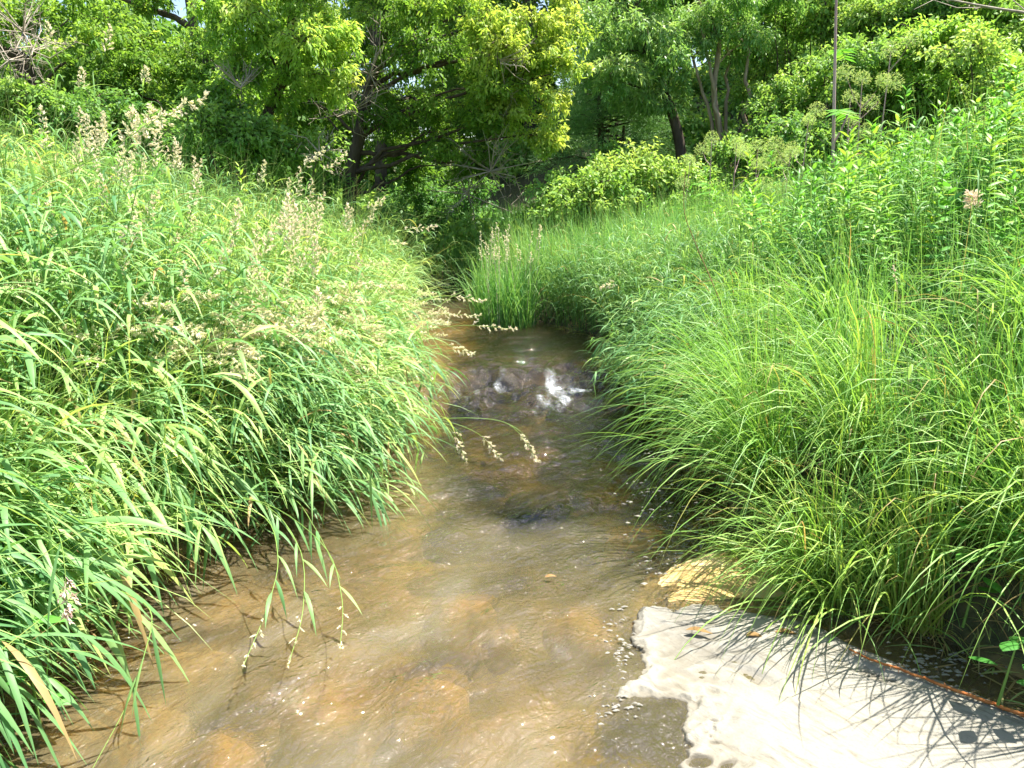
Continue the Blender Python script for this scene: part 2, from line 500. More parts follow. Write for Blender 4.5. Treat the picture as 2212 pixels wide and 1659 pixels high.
# ------------------------------------------------------------------ ground sheet
def stretch(lo, hi, core_lo, core_hi, step, grow=1.12):
    a = list(np.arange(core_lo, core_hi + 1e-6, step))
    s = step
    while a[-1] < hi:
        s *= grow
        a.append(a[-1] + s)
    s = step
    while a[0] > lo:
        s *= grow
        a.insert(0, a[0] - s)
    return np.array(a)


gxs = stretch(-120, 120, -3.2, 3.2, 0.05)
gys = stretch(-30, 160, 0.5, 12.5, 0.06)
X, Y = np.meshgrid(gxs, gys)
Z = ground(X, Y)
g = Geo()
idx = np.arange(X.size).reshape(X.shape)
g.add(np.stack([X, Y, Z], -1), np.stack([idx[:-1, :-1], idx[:-1, 1:], idx[1:, 1:], idx[1:, :-1]], -1))
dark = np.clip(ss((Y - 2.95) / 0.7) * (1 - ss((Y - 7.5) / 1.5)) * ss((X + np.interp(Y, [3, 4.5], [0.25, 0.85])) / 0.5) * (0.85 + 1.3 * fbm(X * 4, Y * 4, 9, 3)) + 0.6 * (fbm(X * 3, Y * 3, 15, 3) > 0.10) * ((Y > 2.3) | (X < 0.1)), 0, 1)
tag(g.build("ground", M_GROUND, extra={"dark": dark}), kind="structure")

# ------------------------------------------------------------------ water sheet
wy = np.concatenate([np.linspace(-5, 1.2, 80), np.arange(1.215, 8.0, 0.014), np.arange(8.0, 15, 0.05)])
wt = np.linspace(0, 1, 190)
YY, TT = np.meshgrid(wy, wt, indexing="ij")
XX = (xl(YY) - 0.25) * (1 - TT) + (xr(YY) + 0.30) * TT
# flow-aligned ripple field
ca, sa = math.cos(math.radians(38)), math.sin(math.radians(38))
FXn = XX * ca - YY * sa
FYn = XX * sa + YY * ca
wave = 0.060 * fbm(FXn * 3.0, FYn * 1.3, 21, 3) + 0.034 * fbm(FXn * 8.0, FYn * 4.6, 31, 3) + 0.011 * fbm(FXn * 19, FYn * 11, 35, 2)
rough = np.exp(-((YY - 5.75) / 0.65) ** 2)
rough2 = 0.55 * np.exp(-(((YY - 4.0) / 0.5) ** 2 + ((XX - 0.2) / 0.5) ** 2))
wave = wave * (1 + 0.6 * rough2) * (1 - 0.85 * ss((XX - 0.45) / 0.4) * ss((3.0 - YY) / 0.4))
stand = 0.13 * fbm(XX * 4.5 + 3, YY * 5.0, 41, 3) + 0.085 * fbm(XX * 11, YY * 12, 45, 3) + 0.040 * fbm(XX * 22, YY * 24, 47, 2)
stand = stand + 0.018 * np.sin(YY * 15 + 9 * fbm(XX * 1.6, YY * 1.2, 51))
ZZ = water_level(YY) + wave + rough * stand + rough2 * (0.07 * fbm(XX * 5, YY * 5, 61, 3) + 0.035 * fbm(XX * 13, YY * 12, 65, 2))
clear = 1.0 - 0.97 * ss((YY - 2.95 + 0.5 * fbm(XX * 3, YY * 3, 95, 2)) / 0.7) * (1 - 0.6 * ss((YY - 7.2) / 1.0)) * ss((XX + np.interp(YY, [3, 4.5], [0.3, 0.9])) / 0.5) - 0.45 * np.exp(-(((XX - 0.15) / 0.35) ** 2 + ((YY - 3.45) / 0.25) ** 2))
# the little chute and boil of white water
bx, by = 0.42, 5.70
boil = np.exp(-(((XX - bx) / 0.24) ** 2 + ((YY - by) / 0.18) ** 2))
tail = np.exp(-(((XX - 0.34 + (YY - 5.5) * -0.25) / 0.16) ** 2 + ((YY - 5.3) / 0.35) ** 2))
lip = np.exp(-((YY - 6.15 - 0.1 * np.sin(XX * 5)) / 0.07) ** 2) * ss((XX + 0.5) / 0.3)
left = np.exp(-(((XX + 0.45) / 0.35) ** 2 + ((YY - 5.45) / 0.22) ** 2))
streak = fbm(XX * 9, YY * 3.5, 71, 4)
foam = (0.38 * boil + 0.30 * tail + 0.10 * lip + 0.10 * left) * (1 + 2.8 * streak) + 1.2 * rough * np.clip(streak - 0.05, 0, 1) + 0.22 * rough
foam = foam + 0.30 * np.clip(fbm(FXn * 8, FYn * 3.0, 81, 4) - 0.08, 0, 1)
ZZ = ZZ + boil * (0.05 * fbm(XX * 14, YY * 14, 91, 3) + 0.02)
g = Geo()
idx = np.arange(XX.size).reshape(XX.shape)
g.add(np.stack([XX, YY, ZZ], -1), np.stack([idx[:-1, :-1], idx[:-1, 1:], idx[1:, 1:], idx[1:, :-1]], -1))
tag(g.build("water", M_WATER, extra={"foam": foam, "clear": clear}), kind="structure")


# ------------------------------------------------------------------ stones
def stone_geo(R, seed, res=(18, 28)):
    th = np.linspace(0.02, math.pi - 0.02, res[0])
    ph = np.linspace(0, 2 * math.pi, res[1], endpoint=False)
    T, Pp = np.meshgrid(th, ph, indexing="ij")
    d = np.stack([np.sin(T) * np.cos(Pp), np.sin(T) * np.sin(Pp), np.cos(T)], -1)
    r = 1 + 0.45 * fbm(d[..., 0] * 1.3 + d[..., 2] * 0.7 + seed, d[..., 1] * 1.3 + d[..., 2] * 0.9 + seed * 3, seed, 4) * 1.6
    V = d * r[..., None] * np.array(R)
    idx = np.arange(T.size).reshape(T.shape)
    nx = np.roll(idx, -1, 1)
    g = Geo()
    g.add(V, np.stack([idx[:-1], idx[1:], nx[1:], nx[:-1]], -1))
    return g


STONES = [  # survey x, y, depth of the top below water, radii, dark?, label
    (990, 1310, 0.035, (0.17, 0.13, 0.12), 0, "ochre stone under the water, broad and rounded, in midstream"),
    (1085, 1365, 0.03, (0.08, 0.07, 0.08), 0, "small orange stone under the water beside the broad ochre one"),
    (480, 1290, 0.04, (0.24, 0.15, 0.12), 0, "large golden stone under clear water by the left bank"),
    (400, 1420, 0.05, (0.17, 0.13, 0.11), 0, "golden stone under the water next to broad drooping blades"),
    (300, 1560, 0.05, (0.18, 0.14, 0.12), 0, "golden stone under water in the bottom left corner"),
    (480, 1620, 0.05, (0.14, 0.1, 0.1), 0, "dull ochre stone under water at the bottom edge of the photo"),
    (1010, 1120, 0.005, (0.22, 0.13, 0.12), 1, "dark stone making the water hump in midstream"),
    (1150, 1060, 0.005, (0.25, 0.14, 0.12), 1, "dark boulder under the ripples below the rapids"),
    (1260, 1330, 0.04, (0.14, 0.12, 0.1), 0, "brown stone under water just left of the foam"),
    (1230, 870, 0.04, (0.20, 0.16, 0.13), 1, "dark stone in the rapids behind the white water"),
    (1090, 800, 0.06, (0.2, 0.15, 0.16), 1, "dark stone at the head of the rapids"),
    (1390, 1150, 0.02, (0.19, 0.12, 0.10), 0, "orange brown stone in the shade of the right bank"),
    (700, 1500, 0.07, (0.18, 0.15, 0.1), 0, "pale brown stone deep in the muddy water"),
    (930, 1500, 0.06, (0.2, 0.14, 0.1), 0, "pale tan stone under the glittering water"),
    (1000, 860, 0.01, (0.16, 0.12, 0.14), 1, "dark stone at the left side of the rapids"),
    (1440, 925, 0.0, (0.13, 0.10, 0.09), 0, "small orange rock at the foot of the grass on the right bank"),
]
for i, (sxp, syp, dep, R, dark, lab) in enumerate(STONES):
    p = sz(sxp, syp, 0.0)
    lv = float(water_level(p[1]))
    p = sz(sxp, syp, lv - dep)
    o = stone_geo(R, 5 + i).build("stone", M_DARKSTONE if dark else M_STONE)
    o.location = (p[0], p[1], lv - dep - R[2] * 1.05)
    o.rotation_euler = (0, 0, U(0, 6))
    tag(o, lab, "stone", "stones in the stream bed")

p = sz(1530, 1265, 0.0)
o = stone_geo((0.50, 0.27, 0.08), 77, (26, 48)).build("flat_rock", M_FLATROCK)
o.location = (p[0] + 0.08, p[1] + 0.03, -0.055)
o.rotation_euler = (0.03, -0.05, 0.35)
tag(o, "flat golden sandstone slab awash at the upper edge of the white foam", "rock")

# ------------------------------------------------------------------ foam raft
outline = [(1482, 1659), (1500, 1590), (1490, 1520), (1450, 1495), (1400, 1500), (1310, 1525), (1345, 1480), (1385, 1440), (1390, 1400), (1362, 1345),
           (1385, 1312), (1450, 1318), (1520, 1305), (1600, 1322), (1690, 1335), (1780, 1362), (1850, 1402), (1950, 1440), (2080, 1490), (2212, 1545)]
poly = [sz(a, b)[:2] for a, b in outline] + [np.array([2.15, 1.55]), np.array([2.2, 0.4]), np.array([1.5, 0.1]), np.array([0.62, 0.6]), np.array([0.64, 1.3])]
poly = np.array(poly)


def poly_sdf(px, py, poly):
    d = np.full(px.shape, 1e9)
    inside = np.zeros(px.shape, bool)
    n = len(poly)
    for i in range(n):
        a, b = poly[i], poly[(i + 1) % n]
        e = b - a
        wx, wy = px - a[0], py - a[1]
        t = np.clip((wx * e[0] + wy * e[1]) / (e @ e), 0, 1)
        d = np.minimum(d, np.hypot(wx - t * e[0], wy - t * e[1]))
        c = (a[1] > py) != (b[1] > py)
        with np.errstate(divide="ignore", invalid="ignore"):
            xi = a[0] + (py - a[1]) / (b[1] - a[1] if b[1] != a[1] else 1e-9) * e[0]
        inside ^= c & (px < xi)
    return np.where(inside, d, -d)


fx = np.arange(0.30, 2.25, 0.0036)
fy = np.arange(0.85, 2.95, 0.0042)
FX, FY = np.meshgrid(fx, fy)
sd = poly_sdf(FX, FY, poly)
f = sd + (0.09 * fbm(FX * 11, FY * 11, 101, 4) + 0.045 * fbm(FX * 38, FY * 38, 105, 3)) * np.clip(1.6 - np.abs(sd) / 0.10, 0.0, 1.0) * np.clip((1.05 - FX) / 0.3, 0.25, 1) - 0.004
holes = [(1735, 1362, 0.015, 0.008, -0.6),
         (1890, 1463, 0.022, 0.008, -0.6), (1800, 1750, 0.02, 0.012, 0.3), (1545, 1607, 0.03, 0.012, 0.1), (1510, 1647, 0.05, 0.03, 0.3), (1570, 1655, 0.05, 0.02, 0.6),
         (1540, 1560, 0.02, 0.009, -0.5), (1475, 1400, 0.02, 0.006, 0.3), (1625, 1468, 0.022, 0.009, -0.9), (1460, 1445, 0.012, 0.006, 0.2), (1500, 1470, 0.01, 0.005, 0.6),
         (1430, 1435, 0.016, 0.006, -0.4), (1420, 1365, 0.03, 0.006, 0.5)]
for _ in range(90):
    a, b = 1430 + abs(rng.normal()) * 70, 1400 + rng.normal() * 55
    holes.append((a, b, U(0.003, 0.012), U(0.002, 0.005), U(-0.8, 0.8)))
for _ in range(30):
    holes.append((1530 + rng.normal() * 35, 1610 + rng.normal() * 40, U(0.003, 0.010), U(0.002, 0.006), U(-0.8, 0.8)))
for (a, b, rx, ry, an) in holes:
    c = sz(a, b)
    dx, dy = FX - c[0], FY - c[1]
    q1 = dx * math.cos(an) + dy * math.sin(an)
    q2 = -dx * math.sin(an) + dy * math.cos(an)
    e = (np.hypot(q1 / rx, q2 / ry) - 1 + 0.35 * fbm(FX * 40, FY * 40, 131, 2)) * min(rx, ry)
    f = np.minimum(f, e)
FZ = 0.004 + 0.020 * ss(f / 0.05) + 0.009 * fbm(FX * 3, FY * 3, 141, 3) + 0.006 * fbm(FX * 22, FY * 22, 151, 3)
# folds where the raft has buckled
for (a, b) in (((1605, 1500), (1478, 1665)), ((1420, 1640), (1560, 1545)), ((1650, 1395), (1845, 1395)), ((1560, 1470), (1900, 1600))):
    p0, p1 = sz(*a)[:2], sz(*b)[:2]
    e = p1 - p0
    t = np.clip(((FX - p0[0]) * e[0] + (FY - p0[1]) * e[1]) / (e @ e), 0, 1)
    dd = np.hypot(FX - p0[0] - t * e[0], FY - p0[1] - t * e[1])
    FZ = FZ + 0.008 * np.exp(-(dd / 0.012) ** 2) * np.sin(t * math.pi)
FZ = np.where(f < 0.010, np.minimum(FZ, 0.010 + f * 1.3), FZ)
keep = f > -0.018
idx = np.arange(FX.size).reshape(FX.shape)
Q = np.stack([idx[:-1, :-1], idx[:-1, 1:], idx[1:, 1:], idx[1:, :-1]], -1)
kk = keep[:-1, :-1] & keep[:-1, 1:] & keep[1:, 1:] & keep[1:, :-1]
Q = Q[kk]
used = np.unique(Q)
remap = np.full(FX.size, -1)
remap[used] = np.arange(len(used))
g = Geo()
g.add(np.stack([FX, FY, FZ], -1).reshape(-1, 3)[used], remap[Q])
tag(g.build("foam_mat", M_FOAM), "thick cream and white foam raft floating in the lower right of the creek", "foam")

# flecks of foam drifting along the right side and below the rapids
g = Geo()
spots = []
for (a, b, ra, rb, n) in ((1440, 965, 60, 25, 60), (1410, 1080, 60, 60, 50), (1480, 1130, 50, 60, 30), (1430, 1210, 60, 40, 40), (1340, 1400, 40, 90, 60),
                          (2000, 1440, 180, 40, 120), (1340, 1530, 50, 30, 25)):
    for _ in range(n):
        spots.append((a + rng.normal() * ra * 0.5, b + rng.normal() * rb * 0.5))
for a, b in spots:
    c = sz(a, b, 0.012)
    k = 9
    an = np.arange(k) * 2 * math.pi / k
    s = U(0.0015, 0.0055) * (1.7 if rng.random() < 0.08 else 1)
    rr = s * U(0.3, 1.4, k)
    V = np.stack([c[0] + rr * 2.4 * np.cos(an), c[1] + rr * np.sin(an), np.full(k, 0.010)], -1)
    top = c + np.array([0, 0, 0.004])
    top[2] = 0.016
    V = np.vstack([V, top])
    F = [(i, (i + 1) % k, k, k) for i in range(k)]
    g.add(V, F)
tag(g.build("foam_flecks", M_FOAM), "small white foam flecks drifting beside the right bank", "foam", kind="stuff")

# rust coloured stem along the foam's far edge
line = [sz(a, b, 0.035) for a, b in ((1835, 1402), (1880, 1425), (1950, 1447), (2040, 1483), (2130, 1515), (2230, 1553), (2330, 1595))]
P = np.array(line)[None]
tt = np.linspace(0, 6, 60)
P = np.stack([np.interp(tt, np.arange(7), P[0, :, k]) for k in range(3)], -1)
P += rng.normal(0, 0.0012, P.shape)
g = Geo()
tubes(g, P[None], np.linspace(0.003, 0.007, 60)[None], 6)
b0 = P[rng.integers(4, 58, 60)]
blades(g, b0, nrm(rng.normal(size=(60, 3)) + [0, 0, 0.4]), U(0.01, 0.03, 60), U(0, 1, 60), np.full(60, 0.002), np.full(60, 0.5))
tag(g.build("fallen_reed", M_RUST), "rust orange dead stem lying along the far edge of the white foam", "stem")

# brown leaves lying on the foam
for (a, b, L, an, lab) in ((1512, 1363, 0.10, -0.15, "long brown dead leaf lying on the foam, leftmost of the three"),
                           (1632, 1373, 0.07, 0.05, "slim brown dead leaf lying on the foam between two others"),
                           (1700, 1366, 0.085, -0.05, "broad brown dead leaf lying on the foam below the grass")):
    c = sz(a, b, 0.027)
    s = np.linspace(0, 1, 7)
    P = np.stack([L * (s - 0.5), 0.006 * np.sin(s * 5), 0.004 * np.sin(s * 4)], -1)[None]
    g = Geo()
    ribbon(g, P, (0.026 * np.array([0.1, 0.6, 0.95, 1.0, 0.7, 0.35, 0.03]))[None], np.array([[0, 1.0, 0.05]]), np.array([0.4]), 0.15)
    o = g.build("dead_leaf", M_DEADLEAF)
    o.location = c
    o.rotation_euler = (0, 0, an)
    tag(o, lab, "leaf", "brown leaves on the foam")

c = sz(1190, 1246, 0.02)
g = Geo()
s = np.linspace(0, 1, 7)
ribbon(g, np.stack([0.05 * (s - 0.5), 0 * s, 0.006 * np.sin(s * 3)], -1)[None], (0.018 * LW)[None], np.array([[0, 1.0, 0.1]]), np.array([1.0]), 0.2)
o = g.build("dead_leaf", M_DEADLEAF)
o.location = c
tag(o, "single small orange leaf floating alone in midstream", "leaf")


# ------------------------------------------------------------------ banks: grass
def sample(n, y0, y1, d0, d1, side, pw=1.0, margin=1.3):
    y = U(y0, y1, n * 3)
    d = d0 + (d1 - d0) * rng.random(n * 3) ** pw
    x = xl(y) - d if side < 0 else xr(y) + d
    ok = np.abs(x) < 0.74 * y + margin
    x, y, d = x[ok][:n], y[ok][:n], d[ok][:n]
    return np.stack([x, y, ground(x, y) - 0.01], -1), d


def lean_dirs(n, az, spread, th, th_s):
    a = az + rng.normal(0, spread, n)
    t = np.clip(th + rng.normal(0, th_s, n), 0.0, 1.5)
    return az_dir(a, t)


def clump_tint(b, seed, lo=0.15, hi=0.85):
    return np.clip(lo + (hi - lo) * (0.5 + 1.3 * fbm(b[:, 0] * 1.6, b[:, 1] * 1.6, seed, 3)) + rng.normal(0, 0.08, len(b)), 0, 0.9)


gs, gl = Geo(), Geo()
# near left bank, broad drooping blades
for (n, y0, y1, a0, a1, L, az, th, dr, nl, lL, lW) in (
        (650, 1.2, 3.2, 0.12, 0.5, 0.62, -0.35, 0.40, 1.5, 8, 0.33, 0.0195),
        (700, 1.3, 3.6, 0.35, 1.9, 1.02, -0.1, 0.30, 0.7, 8, 0.33, 0.0190),
        (900, 3.3, 5.4, -0.02, 0.6, 0.78, -0.2, 0.55, 1.1, 8, 0.25, 0.0135),
        (1100, 3.2, 5.4, 0.5, 2.6, 0.97, 0.0, 0.30, 0.7, 7, 0.27, 0.0140),
        (1000, 5.0, 8.0, 0.1, 0.9, 0.75, 0.0, 0.35, 0.7, 6, 0.22, 0.0105),
        (1500, 5.0, 8.5, 0.8, 4.2, 0.95, 0.0, 0.22, 0.5, 6, 0.24, 0.0110),
        (1500, 8.0, 12.5, 0.0, 5.5, 0.95, 0.0, 0.2, 0.4, 5, 0.24, 0.0125)):
    b, d = sample(n, y0, y1, a0, a1, -1)
    n = len(b)
    d0 = lean_dirs(n, az, 1.0, th, 0.30)
    reeds(gs, gl, b, d0, L * U(0.7, 1.15, n), dr * U(0.5, 1.4, n), nl, lL, lW, clump_tint(b, 201, 0.0, 1.0))
# fine under-grass
for (n, y0, y1, a0, a1, L) in ((9000, 1.2, 5.0, 0.05, 2.8, 0.75), (10000, 5.0, 10.0, 0.0, 4.5, 0.85)):
    b, d = sample(n, y0, y1, a0, a1, -1)
    n = len(b)
    blades(gl, b, lean_dirs(n, -0.1, 0.9, 0.4, 0.25), L * U(0.6, 1.4, n), U(0.3, 1.8, n), U(0.003, 0.007, n), straw(clump_tint(b, 207, 0.3, 1.0), 0.03))
for (n, y0, y1, a0, a1, L) in ((900, 1.3, 5.0, 0.15, 2.6, 1.0), (1400, 4.5, 10.0, 0.1, 4.5, 1.15)):
    b, d = sample(n, y0, y1, a0, a1, -1)
    n = len(b)
    C = droop_curve(b, lean_dirs(n, 0.0, 1.2, 0.35, 0.25), L * U(0.8, 1.25, n), U(0.1, 1.2, n), 8, 1.8)
    tubes(gs, C, np.linspace(0.0018, 0.0009, 9)[None], 3, U(0.3, 1.0, n))
b, d = sample(2600, 1.2, 8.0, -0.10, 0.25, -1)
b[:, 2] = np.maximum(b[:, 2] + 0.01, water_level(b[:, 1]) + 0.005)
n = len(b)
blades(gl, b, nrm(rng.normal(size=(n, 3)) * [1, 1, 0.25] + [0.3, 0, 0.1]), U(0.06, 0.22, n), U(0.2, 1.4, n), U(0.003, 0.008, n), U(0.90, 1.0, n))
stem_o = gs.build("grass_stems", M_STEM)
tag(stem_o, "thin upright green stems of the tall grass on the left bank", "grass", kind="stuff")
tag(gl.build("reed_grass", M_REED), "tall broad bladed reed grass flopping over the left bank", "grass", kind="stuff")

# right bank: fine meadow grass further off, leafy reeds at the water, mixed undergrowth nearby
gm = Geo()
for (n, y0, y1, a0, a1, L, W, az, th) in (
        (9000, 6.5, 9.2, 0.0, 3.5, 0.80, 0.007, 2.9, 0.18),
        (13000, 8.6, 13.5, -0.05, 6.5, 0.80, 0.010, 2.9, 0.15),
        (3500, -0.5, 2.8, 0.15, 2.6, 0.65, 0.007, 2.9, 0.3),
        (5500, 2.6, 7.0, 0.3, 4.5, 0.60, 0.006, 2.9, 0.4)):
    b, d = sample(n, y0, y1, a0, a1, 1)
    n = len(b)
    blades(gm, b, lean_dirs(n, az, 1.0, th, 0.2), L * U(0.55, 1.25, n), U(0.0, 1.4, n), W * U(0.7, 1.3, n), straw(clump_tint(b, 301, 0.2, 0.95), 0.02))
b, d = sample(2600, 1.9, 8.0, -0.12, 0.25, 1)
b[:, 2] = np.maximum(b[:, 2] + 0.01, water_level(b[:, 1]) + 0.005)
n = len(b)
blades(gm, b, nrm(rng.normal(size=(n, 3)) * [1, 1, 0.25] + [-0.3, 0, 0.1]), U(0.06, 0.22, n), U(0.2, 1.4, n), U(0.003, 0.007, n), U(0.90, 1.0, n))
b, d = sample(1800, 3.0, 11.0, 0.2, 4.5, 1)
n = len(b)
blades(gm, b, lean_dirs(n, 2.9, 1.5, 0.2, 0.15), U(0.9, 1.25, n), U(0.0, 0.8, n), U(0.003, 0.005, n), U(0.4, 0.95, n))
tag(gm.build("meadow_grass", M_MEADOW), "fine pale meadow grass growing along the far right bank", "grass", kind="stuff")
gs, gl = Geo(), Geo()
for (n, y0, y1, a0, a1, L, az, th, dr, nl, lL, lW) in (
        (420, 4.6, 6.0, -0.05, 0.5, 0.60, 3.3, 0.30, 1.2, 7, 0.20, 0.011),
        (900, 5.8, 8.3, -0.02, 1.0, 0.72, 3.1, 0.20, 0.6, 6, 0.20, 0.010),
        (450, 4.2, 8.0, 0.5, 4.5, 0.80, 3.0, 0.25, 0.4, 6, 0.22, 0.011)):
    b, d = sample(n, y0, y1, a0, a1, 1)
    n = len(b)
    reeds(gs, gl, b, lean_dirs(n, az, 0.6, th, 0.15), L * U(0.7, 1.2, n), dr * U(0.5, 1.4, n), nl, lL, lW, clump_tint(b, 311, 0.05, 0.6))
tag(gl.build("bank_grass", M_REED), "dark green leafy grass at the water's edge of the right bank", "grass", kind="stuff")
tag(gs.build("bank_grass_stems", M_STEM), "thin green stems of the leafy grass on the right bank", "grass", kind="stuff")

# the upright clump standing in the water where the creek bends
g = Geo()
gh = Geo()
c = sz(1090, 706, 0.1)
n = 900
rad = 0.34 * np.sqrt(rng.random(n))
an = U(0, 6.28, n)
b = np.stack([c[0] + rad * np.cos(an), c[1] + 0.12 + rad * np.sin(an), np.full(n, 0.02)], -1)
blades(g, b, lean_dirs(n, U(0, 6.28, n), 0.1, 0.2, 0.14), U(0.40, 1.05, n), U(0, 1.5, n), U(0.006, 0.011, n), np.clip(rng.normal(0.42, 0.2, n), 0, 0.9))
root = empty("grass_clump", (0, 0, 0), "tall upright grass clump with pale plumes standing where the creek bends", "grass clump")
g.build("blades", M_MEADOW, root)


def spikelets(g, base, dirs, size, tint):
    """small plump spikelets: two crossed lens shaped faces each"""
    n = len(base)
    D = nrm(dirs)
    S = side_of(D, 0.8)
    Nn = np.cross(D, S)
    for ax in (S, Nn):
        L = size[:, None]
        V = np.stack([base, base + D * L * 0.4 + ax * L * 0.2, base + D * L, base + D * L * 0.4 - ax * L * 0.2], 1)
        idx = np.arange(n * 4).reshape(n, 4)
        g.add(V, idx, np.repeat(tint[:, None], 4, 1))


def panicle(g, P, frac, spread, n, size, tint0, droop=0.5):
    """a seed head along the last part of the stem polyline P (s,3): short side branches packed with plump spikelets"""
    nb = max(6, n // 9)
    t = 1 - frac * (np.arange(nb) + U(0, 0.7, nb)) / nb
    b, T = interp_on(np.repeat(P[None], nb, 0), t)
    rel = (1 - t) / frac
    az = np.arange(nb) * 2.6 + U(-0.5, 0.5, nb)
    ref = nrm(np.cross(T, np.array([0.3, 0.8, 0.2])))
    ref2 = np.cross(T, ref)
    lat = ref * np.cos(az)[:, None] + ref2 * np.sin(az)[:, None]
    bl = (spread * (0.35 + 0.9 * rel) * U(0.6, 1.3, nb))
    D = nrm(T * 0.9 + lat * 0.9 + DOWN * droop * 0.4)
    E = b + D * bl[:, None]
    tubes(g, np.stack([b, E], 1), 0.0007, 3, tint0)
    k = max(3, n // nb)
    q = U(0.25, 1.05, (nb, k))[..., None]
    pos = (b[:, None] * (1 - q) + E[:, None] * q + rng.normal(0, size * 0.16, (nb, k, 3))).reshape(-1, 3)
    dirs = nrm(np.repeat(D, k, 0) + 0.35 * rng.normal(size=(nb * k, 3)))
    spikelets(g, pos, dirs, size * U(0.7, 1.3, nb * k), np.clip(np.repeat(tint0 + rng.normal(0, 0.12, nb), k) + rng.normal(0, 0.08, nb * k), 0, 1))
    m = 8
    tt = 1 - frac * 0.12 * rng.random(m)
    pb, pT = interp_on(np.repeat(P[None], m, 0), tt)
    spikelets(g, pb, nrm(pT + 0.3 * rng.normal(size=(m, 3))), np.full(m, size), np.full(m, np.clip(tint0, 0, 1)))


hb = b[rng.integers(0, n, 28)]
PH = droop_curve(hb, lean_dirs(28, U(0, 6.28, 28), 0.2, 0.10, 0.06), U(0.85, 1.22, 28), U(0, 0.5, 28), 8)
tubes(gh, PH, 0.002, 3, 0.6)
for i in range(28):
    panicle(gh, PH[i], 0.15, 0.022, 48, 0.015, 0.25)
gh.build("plumes", M_SEED, root)


# ------------------------------------------------------------------ seed-headed grass stalks, each a thing of its own
def crom(pts, n):
    pts = np.asarray(pts, float)
    p = np.vstack([2 * pts[0] - pts[1], pts, 2 * pts[-1] - pts[-2]])
    out = []
    m = len(pts) - 1
    for k in np.linspace(0, m - 1e-6, n):
        i = int(k)
        t = k - i
        a, b, c, d = p[i], p[i + 1], p[i + 2], p[i + 3]
        out.append(0.5 * (2 * b + (c - a) * t + (2 * a - 5 * b + 4 * c - d) * t * t + (3 * b - a - 3 * c + d) * t ** 3))
    return np.array(out)


def stalk(P, label, group, head=0.2, spread=0.03, nsp=70, size=0.014, tint=0.4, nleaf=3, leafL=0.2, leafW=0.011, lab_cat="grass stalk", mat=None, r=0.0018, droop=0.5):
    """P is a world polyline; the thing's origin is the stalk's foot"""
    o = P[0].copy()
    Q = P - o
    root = empty("grass_stalk", o, label, lab_cat, group)
    g = Geo()
    tubes(g, Q[None], np.linspace(r * 1.2, r * 0.6, len(Q))[None], 4, 0.6)
    g.build("stem", M_STEM, root)
    if nsp:
        g = Geo()
        panicle(g, Q, head, spread, nsp, size, tint, droop)
        g.build("seed_head", mat or M_SEED, root)
    for j in range(nleaf):
        t = 0.3 + 0.5 * (j + U(0, 0.6)) / max(nleaf, 1)
        b, T = interp_on(Q[None], np.array([t]))
        lat = nrm(np.cross(T, rng.normal(size=(1, 3))))
        g = Geo()
        blades(g, b, nrm(T + lat * 0.55), np.array([leafL * U(0.8, 1.2)]), U(0.8, 2.2, 1), np.array([leafW * U(0.8, 1.2)]), np.array([U(0.2, 0.6)]), 0.4, 1.2, 0.25, LW)
        g.build("leaf", M_REED, root)
    return root


